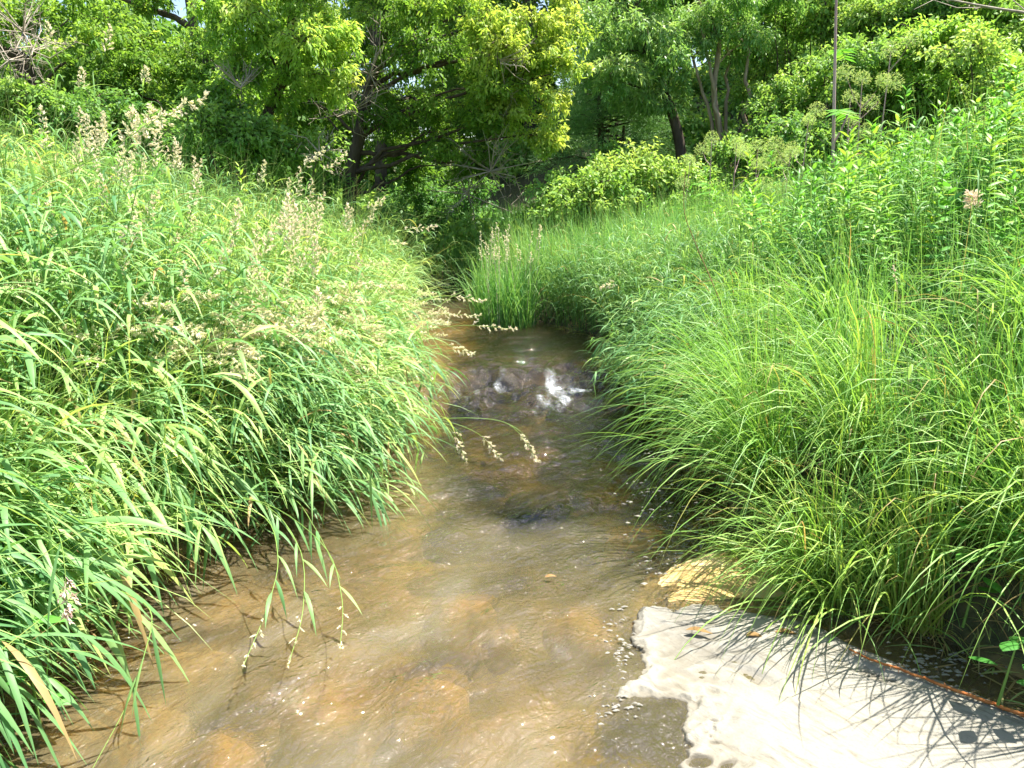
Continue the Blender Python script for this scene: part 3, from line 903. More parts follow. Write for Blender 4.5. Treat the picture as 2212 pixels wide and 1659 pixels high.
HG = "seed stalks hanging over the water"
HERO = [
    ([(560, 1010, 3.85), (760, 930, 3.95), (950, 905, 4.0), (1075, 908, 4.0), (1125, 940, 3.98), (1160, 995, 3.95)], "grass stalk arching out furthest over midstream, its seed head drooping at the tip"),
    ([(560, 860, 4.6), (700, 780, 4.6), (860, 725, 4.6), (1000, 703, 4.6), (1115, 712, 4.6)], "long pale stalk reaching level over the creek, seed head like a comb at its end"),
    ([(520, 820, 5.0), (700, 720, 5.0), (850, 665, 5.0), (960, 640, 5.0), (1045, 650, 5.0)], "pale stalk whose seed head points at the tall grass clump in the creek"),
    ([(520, 880, 4.8), (720, 770, 4.8), (850, 710, 4.8), (940, 680, 4.8), (1035, 682, 4.8)], "pale stalk reaching over the creek just under the one pointing at the clump"),
    ([(600, 880, 4.5), (760, 800, 4.5), (880, 760, 4.5), (960, 745, 4.5), (1022, 765, 4.5)], "pale seed head over the dark water just above the rapids"),
    ([(560, 1000, 4.2), (740, 930, 4.2), (880, 900, 4.2), (970, 925, 4.2), (1010, 1003, 4.15)], "drooping seed head hanging just above the brown water by the overhanging grass"),
    ([(600, 990, 4.1), (800, 915, 4.1), (930, 905, 4.1), (1030, 935, 4.1), (1080, 990, 4.1)], "drooping seed head left of the furthest reaching stalk"),
    ([(400, 1075, 3.0), (560, 1085, 2.85), (645, 1180, 2.6), (655, 1310, 2.3), (622, 1440, 2.02)], "bent stalk hanging over brown water, middle of three, seed head lowest of them"),
    ([(430, 1060, 3.0), (580, 1090, 2.85), (700, 1180, 2.65), (738, 1290, 2.35), (735, 1402, 2.1)], "bent stalk hanging over brown water, right of three, open bead like seed head"),
    ([(400, 1085, 2.9), (560, 1110, 2.7), (600, 1200, 2.45), (578, 1310, 2.22), (525, 1440, 2.0)], "bent stalk hanging over brown water, left of three, narrow green seed head"),
    ([(480, 1060, 3.1), (620, 1070, 3.0), (680, 1140, 2.8), (735, 1250, 2.5)], "short bent stalk with a folded leaf at its tip above the stones"),
    ([(250, 1270, 2.2), (325, 1320, 2.1), (310, 1420, 1.98), (275, 1520, 1.88), (200, 1660, 1.72)], "yellow green stem trailing into the water in the bottom left corner"),
    ([(40, 420, 3.2), (120, 380, 3.2), (230, 330, 3.2), (330, 262, 3.2), (440, 212, 3.2)], "large arching seed head, cream and leaning right, high on the left bank"),
    ([(250, 620, 3.4), (280, 480, 3.4), (300, 380, 3.4), (315, 300, 3.4), (330, 235, 3.4)], "thick cream seed head standing beside the large arching one"),
    ([(230, 600, 3.3), (250, 480, 3.3), (262, 380, 3.3), (280, 300, 3.3), (290, 240, 3.3)], "pale fluffy seed head standing left of the thick cream one"),
    ([(560, 640, 5.0), (610, 540, 5.0), (650, 440, 5.0), (690, 380, 5.0), (748, 332, 5.0)], "cream seed head leaning against the dark trunk behind the left bank"),
    ([(520, 620, 5.0), (560, 520, 5.0), (610, 430, 5.0), (650, 370, 5.0), (700, 320, 5.0)], "cream seed head just left of the one leaning at the trunk"),
    ([(600, 690, 5.2), (680, 600, 5.2), (760, 540, 5.2), (860, 500, 5.2), (940, 490, 5.2)], "long seed stalk leaning right toward the creek bend"),
    ([(600, 720, 5.3), (690, 620, 5.3), (750, 520, 5.3), (790, 460, 5.3), (830, 430, 5.3)], "pale seed head leaning right below the hero tree"),
    ([(20, 1080, 1.8), (80, 1090, 1.8), (125, 1150, 1.78), (140, 1230, 1.74), (145, 1335, 1.70)], "dusky pink seed head hanging among broad blades at the left edge"),
    ([(180, 330, 5.2), (200, 240, 5.2), (215, 160, 5.2), (228, 110, 5.2), (238, 55, 5.2)], "tallest upright seed head on the left bank, set against the trees"),
    ([(120, 330, 4.6), (122, 240, 4.6), (118, 170, 4.6), (110, 110, 4.6), (104, 50, 4.6)], "upright pale seed head at the far left, against the trees"),
    ([(300, 330, 5.4), (303, 270, 5.4), (307, 220, 5.4), (311, 180, 5.4), (316, 145, 5.4)], "slim upright seed head right of the tallest one, against the trees"),
    ([(140, 360, 5.0), (150, 290, 5.0), (165, 230, 5.0), (175, 190, 5.0), (178, 150, 5.0)], "narrow upright seed head between the two tallest at far left"),
    ([(1540, 640, 6.2), (1480, 600, 6.2), (1400, 590, 6.2), (1340, 605, 6.2), (1298, 622, 6.2)], "lone tan seed head leaning left out of the right bank grass"),
]
HERO[18] = (HERO[18][0], "pale seed head leaning right just below the dark tree trunk")
for i, (pts, lab) in enumerate(HERO):
    P = crom([sv(a, b, Yd) for a, b, Yd in pts], 22)
    last = i in (10, 11)
    up = 20 <= i <= 23
    big = i in (12, 13, 14)
    stalk(P, lab, HG if i < 10 else None,
          head=0.28 if up else (0.34 if big else 0.22), spread=0.022 if i in (7, 8, 9) else (0.045 if big else 0.032),
          nsp=0 if last else (54 if i in (7, 8, 9) else (170 if big else 120)), size=0.010 if i in (7, 8, 9) else (0.019 if big else (0.012 if i == 19 else 0.016)),
          tint=0.1 if i in (7, 9) else (0.9 if i == 19 else 0.38), nleaf=4 if i in (7, 8, 9, 10, 11) else 2,
          leafL=0.17 if i in (7, 8, 9, 10) else 0.22, leafW=0.013 if i in (7, 8, 9, 10) else 0.010)

# repeats: a handful of stalks copied over the bank, heads just clearing the grass canopy
protos = []
for k in range(10):
    flop = k >= 5
    th = U(0.55, 0.85) if flop else U(0.05, 0.3)
    P = droop_curve(np.zeros((1, 3)), az_dir(np.array([0.0]), np.array([th])), np.array([U(0.9, 1.1) if flop else U(1.0, 1.2)]), np.array([U(0.5, 1.0) if flop else U(0.2, 0.8)]), 14, 2.2)[0]
    r = stalk(P, "x", "x", head=U(0.15, 0.26), spread=U(0.025, 0.05), nsp=int(U(110, 190)), size=U(0.014, 0.020), tint=U(0.15, 0.75), nleaf=1)
    protos.append((r, P[-2]))


def canopy_hit(a, b, hgt):
    d = ray(a * K, b * K)
    t = np.arange(1.5, 14, 0.02)
    P = EYE + d * t[:, None] / d[1]
    below = P[:, 2] < ground(P[:, 0], P[:, 1]) + hgt * np.clip((xl(P[:, 1]) - P[:, 0] + 0.55) / 0.5, 0, 1)
    return P[np.argmax(below)] if below.any() else None


SW = [  # survey centre, spread, count, canopy height, flopped?, label, group
    (340, 335, 105, 70, 42, 1.05, 0, "cream pink seed head in the dense cluster below the large arching one", "seed stalks clustered high on the left bank"),
    (620, 630, 190, 95, 84, 0.95, 1, "cream seed head in the broad swath across the middle of the left bank", "seed stalks in the swath on the left bank"),
    (770, 745, 110, 60, 50, 0.85, 1, "pale seed head in the fringe leaning from the left bank toward the water", "seed stalks at the left bank's fringe"),
    (860, 850, 70, 45, 20, 0.75, 1, "pale seed head low over the rapids at the left bank's edge", "seed stalks beside the rapids"),
    (640, 470, 150, 75, 44, 1.05, 0, "small cream seed head on the left bank in front of the shaded bushes", "seed stalks on the back of the left bank"),
    (90, 440, 70, 60, 10, 1.05, 1, "pinkish seed head near the left edge of the photo", "pinkish seed stalks at the left edge"),
    (180, 250, 120, 40, 10, 1.15, 0, "pale seed head on the skyline of the left bank", "seed stalks on the skyline of the left bank"),
    (300, 650, 120, 70, 8, 0.95, 1, "fluffy cream seed head amid broad blades on the near left bank", "seed stalks on the near left bank"),
]
used_p = set()
for (a, b, sa, sb, n, hgt, flop, lab, grp) in SW:
    for q in range(n):
        p = canopy_hit(np.clip(a + rng.normal() * sa, -60, 960), b + rng.normal() * sb, hgt)
        if p is None:
            continue
        k = int(rng.integers(5, 10)) if flop else int(rng.integers(0, 5))
        src, tip = protos[k]
        o = src if k not in used_p else copy_tree(src)
        used_p.add(k)
        az = rng.normal(-0.1, 0.45)
        s_ = U(0.85, 1.15)
        off = np.array([math.cos(az) * tip[0] - math.sin(az) * tip[1], math.sin(az) * tip[0] + math.cos(az) * tip[1], tip[2]]) * s_
        f = p + [0, 0, U(0.03, 0.2)] - off
        gz = float(ground(f[0], f[1]))
        f[2] = max(min(f[2], gz + 0.0), gz - 0.35) if f[2] < gz + 0.35 else gz + 0.02
        o.location = f
        o.rotation_euler = (0, 0, az)
        o.scale = (s_, s_, s_)
        o["label"] = lab
        o["group"] = grp


# ------------------------------------------------------------------ sedge tussocks on the right bank
def tussock(c, n, L, W, lean_az, th, label, droop=(0.9, 2.2), rad=0.12, tint=0.5, dead=0.03):
    root = empty("sedge_tussock", c, label, "sedge tussock", "arching sedge tussocks on the right bank")
    g = Geo()
    r = rad * np.sqrt(rng.random(n))
    an = U(0, 6.28, n)
    b = np.stack([r * np.cos(an), r * np.sin(an), np.full(n, -0.03)], -1)
    az = lean_az + rng.normal(0, 0.95, n)
    d0 = az_dir(az, np.clip(rng.normal(th, 0.28, n), 0.02, 1.3))
    P = droop_curve(b, d0, L * U(0.35, 1.2, n), U(*droop, n), 9, 1.7)
    prof = np.array([0.7, 0.9, 1, 1, 0.95, 0.88, 0.75, 0.55, 0.3, 0.05])
    ribbon(g, P, (W * 1.25 * U(0.6, 1.4, n))[:, None] * prof[None], side_of(d0, 0.7), straw(np.clip(rng.normal(tint, 0.17, n), 0, 0.9), dead), 0.3)
    g.build("blades", M_SEDGE, root)
    m = int(n * 0.12)
    g = Geo()
    an = U(0, 6.28, m)
    b = np.stack([rad * np.cos(an), rad * np.sin(an), np.full(m, -0.01)], -1)
    blades(g, b, az_dir(an, U(0.5, 1.3, m)), U(0.08, 0.22, m), U(0.8, 2.5, m), U(0.002, 0.004, m), U(0.93, 1.0, m))
    g.build("dead_blades", M_SEDGE, root)
    return root


TUS = [  # foot (x,y), n, L, W, az, th, tint, label
    (1.28, 2.62, 520, 0.85, 0.0048, 2.75, 0.40, 0.62, "yellow green sedge tussock at the upper corner of the foam"),
    (1.52, 2.48, 480, 0.80, 0.0050, 2.6, 0.35, 0.66, "upright lime green sedge tussock behind the middle of the foam"),
    (1.85, 2.32, 420, 0.85, 0.0052, 2.7, 0.45, 0.55, "loose sedge tussock arching over the dark pool beside the foam"),
    (2.15, 2.05, 380, 0.90, 0.0055, 2.8, 0.45, 0.50, "sedge tussock at the right edge, long blades drooping over the foam"),
    (1.22, 3.25, 560, 1.00, 0.0046, 3.0, 0.50, 0.45, "large sedge tussock sweeping left over the shaded water"),
    (1.55, 3.05, 420, 0.90, 0.0048, 2.9, 0.40, 0.55, "sedge tussock between the lime tuft and the large sweeping one"),
    (1.36, 3.85, 560, 1.00, 0.0045, 3.1, 0.50, 0.35, "dense rounded sedge tussock, dark below, above the stream's right edge"),
    (1.75, 3.6, 420, 0.95, 0.0048, 3.0, 0.45, 0.42, "fine sedge tussock uphill of the dense rounded one"),
    (1.36, 4.5, 520, 0.95, 0.0048, 3.2, 0.48, 0.32, "domed sedge tussock beside the leafy clump in the water"),
    (1.9, 4.3, 380, 0.95, 0.0050, 3.1, 0.45, 0.45, "sedge tussock behind the domed one on the slope"),
    (2.3, 3.0, 360, 0.90, 0.0052, 2.9, 0.45, 0.5, "sedge tussock on the slope near the right edge"),
    (1.9, 2.75, 360, 0.85, 0.0050, 2.7, 0.45, 0.58, "pale sedge tussock above the dark pool"),
    (2.5, 2.4, 320, 0.9, 0.0055, 2.9, 0.5, 0.45, "sedge tussock half cut off by the right edge of the photo"),
    (2.02, 2.28, 300, 0.60, 0.0050, 2.6, 0.35, 0.6, "short bright sedge tussock behind the rust orange stem"),
    (2.38, 2.12, 300, 0.65, 0.0052, 2.8, 0.40, 0.55, "short sedge tussock at the right edge above the dark pool"),
    (2.25, 1.85, 170, 0.55, 0.0055, 2.8, 0.50, 0.5, "sedge tussock in the lower right corner over the dark pool"),
    (1.7, 5.2, 380, 0.9, 0.0050, 3.2, 0.45, 0.38, "sedge tussock highest up, below the leafy plants on the slope"),
]
for (x, y, n, L, W, az, th, tint, lab) in TUS:
    tussock((x, y, float(ground(x, y))), n, L, W, az, th, lab, tint=tint, dead=0.05 if y < 2.8 else 0.03)
# small moss-like tufts at the rock
for (a, b, n, L, lab) in ((1590, 1180, 160, 0.10, "tiny yellow green grass tuft beside the flat golden rock"),
                          (1330, 800, 160, 0.28, "small bright tuft drooping into the rapids from the right bank")):
    c = sz(a, b, 0.06)
    o = tussock(c, n, L, 0.003, 2.8, 0.7, lab, rad=0.06, tint=0.75)
    del o["group"]
    o["category"] = "grass tuft"


# ------------------------------------------------------------------ leafy plants on the right bank
def forb(h, nl, leafL, leafW, seed_tint, red=False, name="leafy_plant"):
    root = empty(name, (0, 0, 0), "x", "wild plant")
    P = droop_curve(np.zeros((1, 3)), nrm(np.array([[U(-0.12, 0.12), U(-0.12, 0.12), 1.0]])), np.array([h]), np.array([U(0, 0.12)]), 8)
    g = Geo()
    tubes(g, P, np.linspace(0.004, 0.0015, 9)[None], 5, 0.3)
    g.build("stem", M_REDSTEM if red else M_STEM, root)
    g = Geo()
    t = np.linspace(0.12, 1.0, nl) ** 0.85
    b, T = interp_on(np.repeat(P, nl, 0), t)
    az = np.arange(nl) * 2.4 + U(-0.3, 0.3, nl)
    lat = az_dir(az, np.full(nl, math.pi / 2))
    up = np.interp(t, [0, 0.8, 1.0], [0.25, 0.5, 1.3])
    d0 = nrm(lat + np.array([0, 0, 1.0]) * up[:, None])
    L = leafL * np.interp(t, [0, 0.3, 0.75, 1.0], [0.6, 1.0, 0.95, 0.45]) * U(0.85, 1.15, nl)
    blades(g, b, d0, L, np.interp(t, [0, 1], [1.2, 0.7]) * U(0.7, 1.4, nl), leafW * U(0.8, 1.2, nl), np.clip(seed_tint + 0.3 * (t - 0.6) + rng.normal(0, 0.1, nl), 0, 1), 0.25, 1.3, 0.35, LW)
    g.build("leaves", M_FORB, root)
    return root


FG = "leafy plants covering the right slope"
fp = [forb(U(0.75, 1.0), 42, 0.13, 0.020, U(0.35, 0.6)) for _ in range(4)] + [forb(0.75, 34, 0.13, 0.042, 0.35), forb(0.95, 46, 0.16, 0.024, 0.75)]
fz = [(85, 3.0, 5.6, 0.8, 3.4, "narrow leaved green plant among the sedge on the near right slope", "leafy plants on the near right slope"),
      (130, 5.0, 7.6, 0.8, 4.8, "narrow leaved green plant higher on the right slope", FG),
      (70, 7.0, 10.0, 1.8, 6.5, "small looking leafy plant at the top of the right slope", "leafy plants at the top of the right slope"),
      (26, 5.5, 8.5, 2.0, 5.0, "narrow leaved plant among the grass at the back of the left bank", "leafy plants on the left bank")]
kcount = 0
for zi, (n, y0, y1, a0, a1, lab, grp) in enumerate(fz):
    b, d = sample(n, y0, y1, a0, a1, -1 if zi == 3 else 1, margin=0.5)
    for p in b:
        o = fp[kcount % 6] if kcount < 6 else copy_tree(fp[kcount % 6])
        kcount += 1
        o.location = p
        o.rotation_euler = (rng.normal(0, 0.08), rng.normal(0, 0.08), U(0, 6.28))
        s = U(0.75, 1.25)
        o.scale = (s, s, s)
        o["label"] = lab
        o["group"] = grp

# stand-out bright plants on the right slope (survey positions of their tops)
for (a, b, Yd, h, tint, lab) in ((2075, 240, 5.6, 1.0, 0.55, "tall leafy plant with a whorled crown against the upper right trees"),
                                 (2000, 460, 4.6, 0.9, 0.85, "yellow green plant with pointed leaves left of the withered tan head"),
                                 (2180, 440, 4.2, 0.9, 0.85, "yellow green plant with pointed leaves at the right edge"),
                                 (1935, 590, 4.3, 0.7, 0.7, "bright leafy plant on the slope below the yellow green pair"),
                                 (2010, 830, 3.3, 0.7, 0.75, "light green leafy plant rising from the sedge tussocks"),
                                 (1900, 400, 5.2, 0.9, 0.6, "leafy plant whose long top leaf bends over to the left"),
                                 (540, 350, 6.2, 1.0, 0.8, "feathery yellow green plant on the left bank in front of the dark tree")):
    top = sv(a, b, Yd)
    o = forb(h, 44, 0.15, 0.020, tint)
    o.location = (top[0], top[1], top[2] - h * 1.02)
    o["label"] = lab


def broad_plant(top, h, n, L, W, tint, label):
    root = empty("broadleaf_plant", (top[0], top[1], top[2] - h), label, "wild plant")
    P = droop_curve(np.zeros((1, 3)), np.array([[0.05, -0.05, 1.0]]), np.array([h]), np.array([0.1]), 6)
    g = Geo()
    tubes(g, P, np.linspace(0.005, 0.002, 7)[None], 5, 0.3)
    g.build("stem", M_STEM, root)
    t = np.linspace(0.35, 1, n)
    b, T = interp_on(np.repeat(P, n, 0), t)
    az = np.arange(n) * 2.5 + U(-0.4, 0.4, n)
    lat = az_dir(az, np.full(n, 1.35))
    for i in range(n):
        g = Geo()
        pr = np.array([0.08, 0.62, 0.95, 1.0, 0.85, 0.5, 0.04])
        ll = L * U(0.8, 1.15)
        blades(g, b[i:i + 1] + lat[i:i + 1] * 0.03, lat[i:i + 1], np.array([ll]), np.array([U(0.3, 1.0)]), np.array([W * U(0.85, 1.15)]), np.array([np.clip(tint + U(-0.2, 0.2), 0, 1)]), 0.2, 1.2, 0.25, pr)
        g.build("leaf", M_BROAD, root)
    return root


for (a, b, Yd, h, n, L, W, tint, lab) in ((2185, 1375, 1.95, 0.24, 5, 0.08, 0.05, 0.3, "broad leaved dark plant by the dark pool in the lower right corner"),
                                          (2120, 1130, 2.3, 0.4, 8, 0.10, 0.055, 0.5, "broad leaved plant among the sedge at the right edge"),
                                          (2190, 620, 3.2, 0.6, 9, 0.10, 0.045, 0.55, "broad leaved plant leaning in at the right edge, halfway up"),
                                          (150, 620, 3.2, 0.4, 5, 0.13, 0.07, 1.0, "plant with two wide yellow green leaves buried in the left bank grass"),
                                          (40, 1330, 1.9, 0.4, 6, 0.11, 0.05, 0.4, "broad leaved plant under the blades at the lower left edge"),
                                          (110, 1010, 2.3, 0.4, 6, 0.09, 0.045, 0.6, "small broad leaved plant amid the near left bank grass")):
    broad_plant(sv(a, b, Yd), h, n, L, W, tint, lab)


# angelica: purple stems, divided leaves, ball shaped umbels
def angelica(foot, h, heads, label, r=0.012, lean=(0, 0), nleaf=5, mat=None, forks=()):
    root = empty("angelica_plant", foot, label, "angelica")
    P = droop_curve(np.zeros((1, 3)), nrm(np.array([[lean[0], lean[1], 1.0]])), np.array([h]), np.array([0.02]), 8)
    g = Geo()
    tubes(g, P, np.linspace(r, r * 0.45, 9)[None], 7)
    for (t, dx, dy, dz) in forks:
        b, T = interp_on(P, np.array([t]))
        Pb = np.stack([b[0], b[0] + np.array([dx, dy, dz]) * 0.5 + [0, 0, -0.02], b[0] + np.array([dx, dy, dz])])[None]
        tubes(g, Pb, np.linspace(r * 0.6, r * 0.35, 3)[None], 6)
    hp = []
    for k in range(heads):
        if k == 0:
            e = P[0, -1]
        else:
            b, T = interp_on(P, np.array([U(0.6, 0.9)]))
            az = U(0, 6.28)
            l = U(0.18, 0.34)
            e = b[0] + np.array([math.cos(az) * l * 0.75, math.sin(az) * l * 0.75, l * 0.9])
            tubes(g, np.stack([b[0], b[0] * 0.5 + e * 0.5 + [0, 0, -0.03], e])[None], np.linspace(r * 0.5, r * 0.25, 3)[None], 5)
        hp.append(e)
    g.build("stem", mat or M_PURPLE, root)
    for e in hp:
        g = Geo()
        m = 34
        i = np.arange(m) + 0.5
        ph = np.arccos(1 - 1.75 * i / m)
        tha = math.pi * (1 + 5 ** 0.5) * i
        D = np.stack([np.cos(tha) * np.sin(ph), np.sin(tha) * np.sin(ph), np.cos(ph)], -1)
        rr = U(0.055, 0.085)
        Pr = np.stack([np.repeat(e[None], m, 0), e + D * rr * 0.5, e + D * rr], 1)
        tubes(g, Pr, 0.0012, 3, 0.2)
        sb = np.repeat(e + D * rr, 9, 0) + rng.normal(0, rr * 0.10, (m * 9, 3))
        spikelets(g, sb, rng.normal(size=(m * 9, 3)) + np.repeat(D, 9, 0), np.full(m * 9, 0.014), np.clip(rng.normal(0.6, 0.25, m * 9), 0, 1))
        g.build("flower_head", M_UMBEL, root)
    for k in range(nleaf):
        g = Geo()
        b, T = interp_on(P, np.array([U(0.15, 0.75)]))
        az = U(0, 6.28)
        d = np.array([[math.cos(az), math.sin(az), 0.55]])
        R = droop_curve(b, nrm(d), np.array([U(0.3, 0.45)]), np.array([1.0]), 8)
        tubes(g, R, np.linspace(0.004, 0.0015, 9)[None], 4, 0.3)
        q = 15
        t = np.linspace(0.35, 1, q)
        lb, lT = interp_on(np.repeat(R, q, 0), t)
        s = np.where(np.arange(q) % 2 == 0, 1, -1)[:, None]
        lat = nrm(np.cross(lT, np.array([0, 0, 1.0]))) * s
        blades(g, lb, nrm(lat + lT * 0.6 + [0, 0, 0.1]), U(0.09, 0.15, q), U(0.2, 0.8, q), U(0.035, 0.055, q), np.clip(rng.normal(0.55, 0.12, q), 0, 1), 0.2, 1.2, 0.2, LW)
        g.build("leaf", M_FORB, root)
    return root


tall = sv(1812, 400, 6.6)
angelica((tall[0], tall[1], float(ground(tall[0], tall[1]))), 2.75, 2, "tallest angelica on the slope with a thick bare purple stem and forked top", 0.017, (-0.09, 0), 3,
         forks=((0.80, 0.16, 0.0, 0.22), (0.93, -0.20, 0, 0.15), (0.35, 0.1, 0, 0.25)))
ANG = [(1640, 320, 8.4, 1.5, 3, "angelica with three ball heads on brownish stems near the shrubs"),
       (1590, 310, 8.6, 1.6, 3, "angelica beside the willow trunk, heads pale green and round"),
       (1545, 300, 9.0, 1.7, 2, "leftmost tall angelica, one round head above the shrubs"),
       (1700, 330, 8.0, 1.4, 4, "angelica with small pale heads left of the tallest purple stem"),
       (1740, 260, 7.8, 1.7, 3, "angelica just left of the thick purple stem"),
       (1880, 170, 7.4, 1.9, 4, "bushy headed angelica just right of the thick purple stem"),
       (1850, 210, 7.8, 1.8, 4, "angelica behind the thick purple stem with heads in a cluster"),
       (1925, 110, 8.0, 2.1, 2, "angelica with a broad flat head high on the right slope"),
       (1480, 345, 9.4, 1.4, 2, "low angelica with a brown stem at the edge of the shrubs"),
       (1660, 400, 7.6, 1.1, 3, "short angelica low in front of the others")]
for (a, b, Yd, h, nh, lab) in ANG:
    top = sv(a, b, Yd)
    gz = float(ground(top[0], top[1]))
    angelica((top[0], top[1], gz), max(top[2] - gz, 0.7), nh, lab, 0.009, (U(-0.05, 0.05), 0), 4)["group"] = "angelica plants on the right slope"

# odd stems on the right bank
for (pts, lab, kw) in (
        ([(1830, 760, 4.2), (1832, 640, 4.2), (1830, 560, 4.2), (1829, 500, 4.2), (1828, 476, 4.2)], "single thick pale green seed spike rising from the right bank sedge",
         dict(head=0.22, spread=0.012, nsp=90, size=0.015, tint=0.15, nleaf=2)),
        ([(2105, 640, 3.4), (2106, 560, 3.4), (2106, 500, 3.4), (2104, 460, 3.4), (2100, 418, 3.4)], "withered tan fluffy head on a stem near the right edge",
         dict(head=0.22, spread=0.03, nsp=120, size=0.020, tint=0.75, nleaf=1)),
        ([(2060, 860, 3.2), (2090, 640, 3.2), (2110, 460, 3.2), (2120, 330, 3.2), (2128, 230, 3.2)], "tall thin green stem with a slim spike at the right edge",
         dict(head=0.14, spread=0.006, nsp=40, size=0.012, tint=0.1, nleaf=3)),
        ([(1985, 640, 4.4), (1980, 480, 4.4), (1975, 350, 4.4), (1978, 260, 4.4), (1972, 190, 4.4)], "tall thin stem with slim green spike against the upper right shrubs",
         dict(head=0.16, spread=0.006, nsp=40, size=0.012, tint=0.1, nleaf=2)),
        ([(1990, 1270, 2.6), (1985, 1050, 2.6), (1965, 860, 2.6), (1955, 720, 2.6), (1930, 575, 2.6)], "tall straight stem with thin tan spike crossing the sedge tussocks",
         dict(head=0.10, spread=0.005, nsp=36, size=0.009, tint=0.7, nleaf=2)),
        ([(1885, 620, 4.8), (1882, 500, 4.8), (1890, 360, 4.8), (1898, 250, 4.8), (1900, 160, 4.8)], "very tall bare green grass stem between angelica and the upper right shrubs",
         dict(head=0.2, spread=0.006, nsp=40, size=0.012, tint=0.1, nleaf=2))):
    stalk(crom([sv(a, b, Yd) for a, b, Yd in pts], 22), lab, None, mat=M_GREENSEED if kw["tint"] < 0.3 else None, **kw)
P = crom([sv(a, b, Yd) for a, b, Yd in ((1585, 730, 4.6), (1555, 650, 4.7), (1530, 590, 4.8), (1500, 520, 4.9), (1478, 455, 5.0), (1480, 370, 5.1))], 24)
g = Geo()
tubes(g, P[None], np.linspace(0.004, 0.002, 24)[None], 5)
tag(g.build("leaning_twig", M_REDSTEM), "thin leaning reddish brown dead stem in front of the right bank grass", "stem")


# ------------------------------------------------------------------ trees and shrubs
def leaves(g, P, D, Nn, L, W, tint):
    n = len(P)
    S = nrm(np.cross(D, Nn))
    l, w = L[:, None], W[:, None]
    up = np.cross(S, D) * w * 0.18
    V = np.stack([P, P + D * l * 0.42 + S * w * 0.5 + up, P + D * l + DOWN * l * 0.12, P + D * l * 0.42 - S * w * 0.5 + up], 1)
    g.add(V, np.arange(n * 4).reshape(n, 4), np.repeat(tint[:, None], 4, 1))


def clump(gl, gw, c, R, ntw, npt, L, W, tint, droop=0.35, flat=1.0, twig=True):
    """a spray of twigs carrying leaves"""
    c = np.asarray(c, float)
    R = np.broadcast_to(np.asarray(R, float), (3,))
    d = nrm(rng.normal(size=(ntw, 3)) * np.array([1, 1, flat]))
    e = c + d * R * (0.55 + 0.5 * rng.random((ntw, 1)))
    s = c + (e - c) * U(0.0, 0.35, (ntw, 1)) + rng.normal(0, 0.08, (ntw, 3)) * R
    mid = (s + e) / 2 + np.array([0, 0, 0.10]) * R[2]
    e = e + DOWN * droop * R[2] * U(0.1, 0.7, (ntw, 1))
    if twig and gw is not None:
        tubes(gw, np.stack([s, mid, e], 1), np.array([[0.006, 0.004, 0.002]]), 3)
    t = U(0.12, 1.05, (ntw, npt))[..., None]
    Pq = (s[:, None] * (1 - t) ** 2 + 2 * mid[:, None] * t * (1 - t) + e[:, None] * t ** 2)
    td = nrm(e - s)[:, None]
    D = nrm(td * 0.6 + rng.normal(size=(ntw, npt, 3)) * 0.7 + DOWN * droop)
    Nn = nrm(np.array([0, 0, 1.0]) + rng.normal(size=(ntw, npt, 3)) * 0.55)
    Pq = Pq + rng.normal(0, 0.035, Pq.shape)
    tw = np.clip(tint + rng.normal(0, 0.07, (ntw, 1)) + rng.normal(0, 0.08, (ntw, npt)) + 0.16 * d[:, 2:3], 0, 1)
    m = ntw * npt
    leaves(gl, Pq.reshape(m, 3), D.reshape(m, 3), Nn.reshape(m, 3), L * U(0.7, 1.25, m), W * U(0.75, 1.2, m), tw.reshape(m))


def limb(gw, a, b, r0, r1, sag=0.15, s=10):
    a, b = np.asarray(a, float), np.asarray(b, float)
    L = np.linalg.norm(b - a)
    m = (a + b) / 2 + np.array([0, 0, sag * L]) + rng.normal(0, 0.06 * L, 3)
    t = np.linspace(0, 1, s)[:, None]
    P = a * (1 - t) ** 2 + 2 * m * t * (1 - t) + b * t ** 2
    P[1:-1] += rng.normal(0, 0.012 * L, (s - 2, 3))
    tubes(gw, P[None], np.linspace(r0, r1, s)[None], 6)
    return P


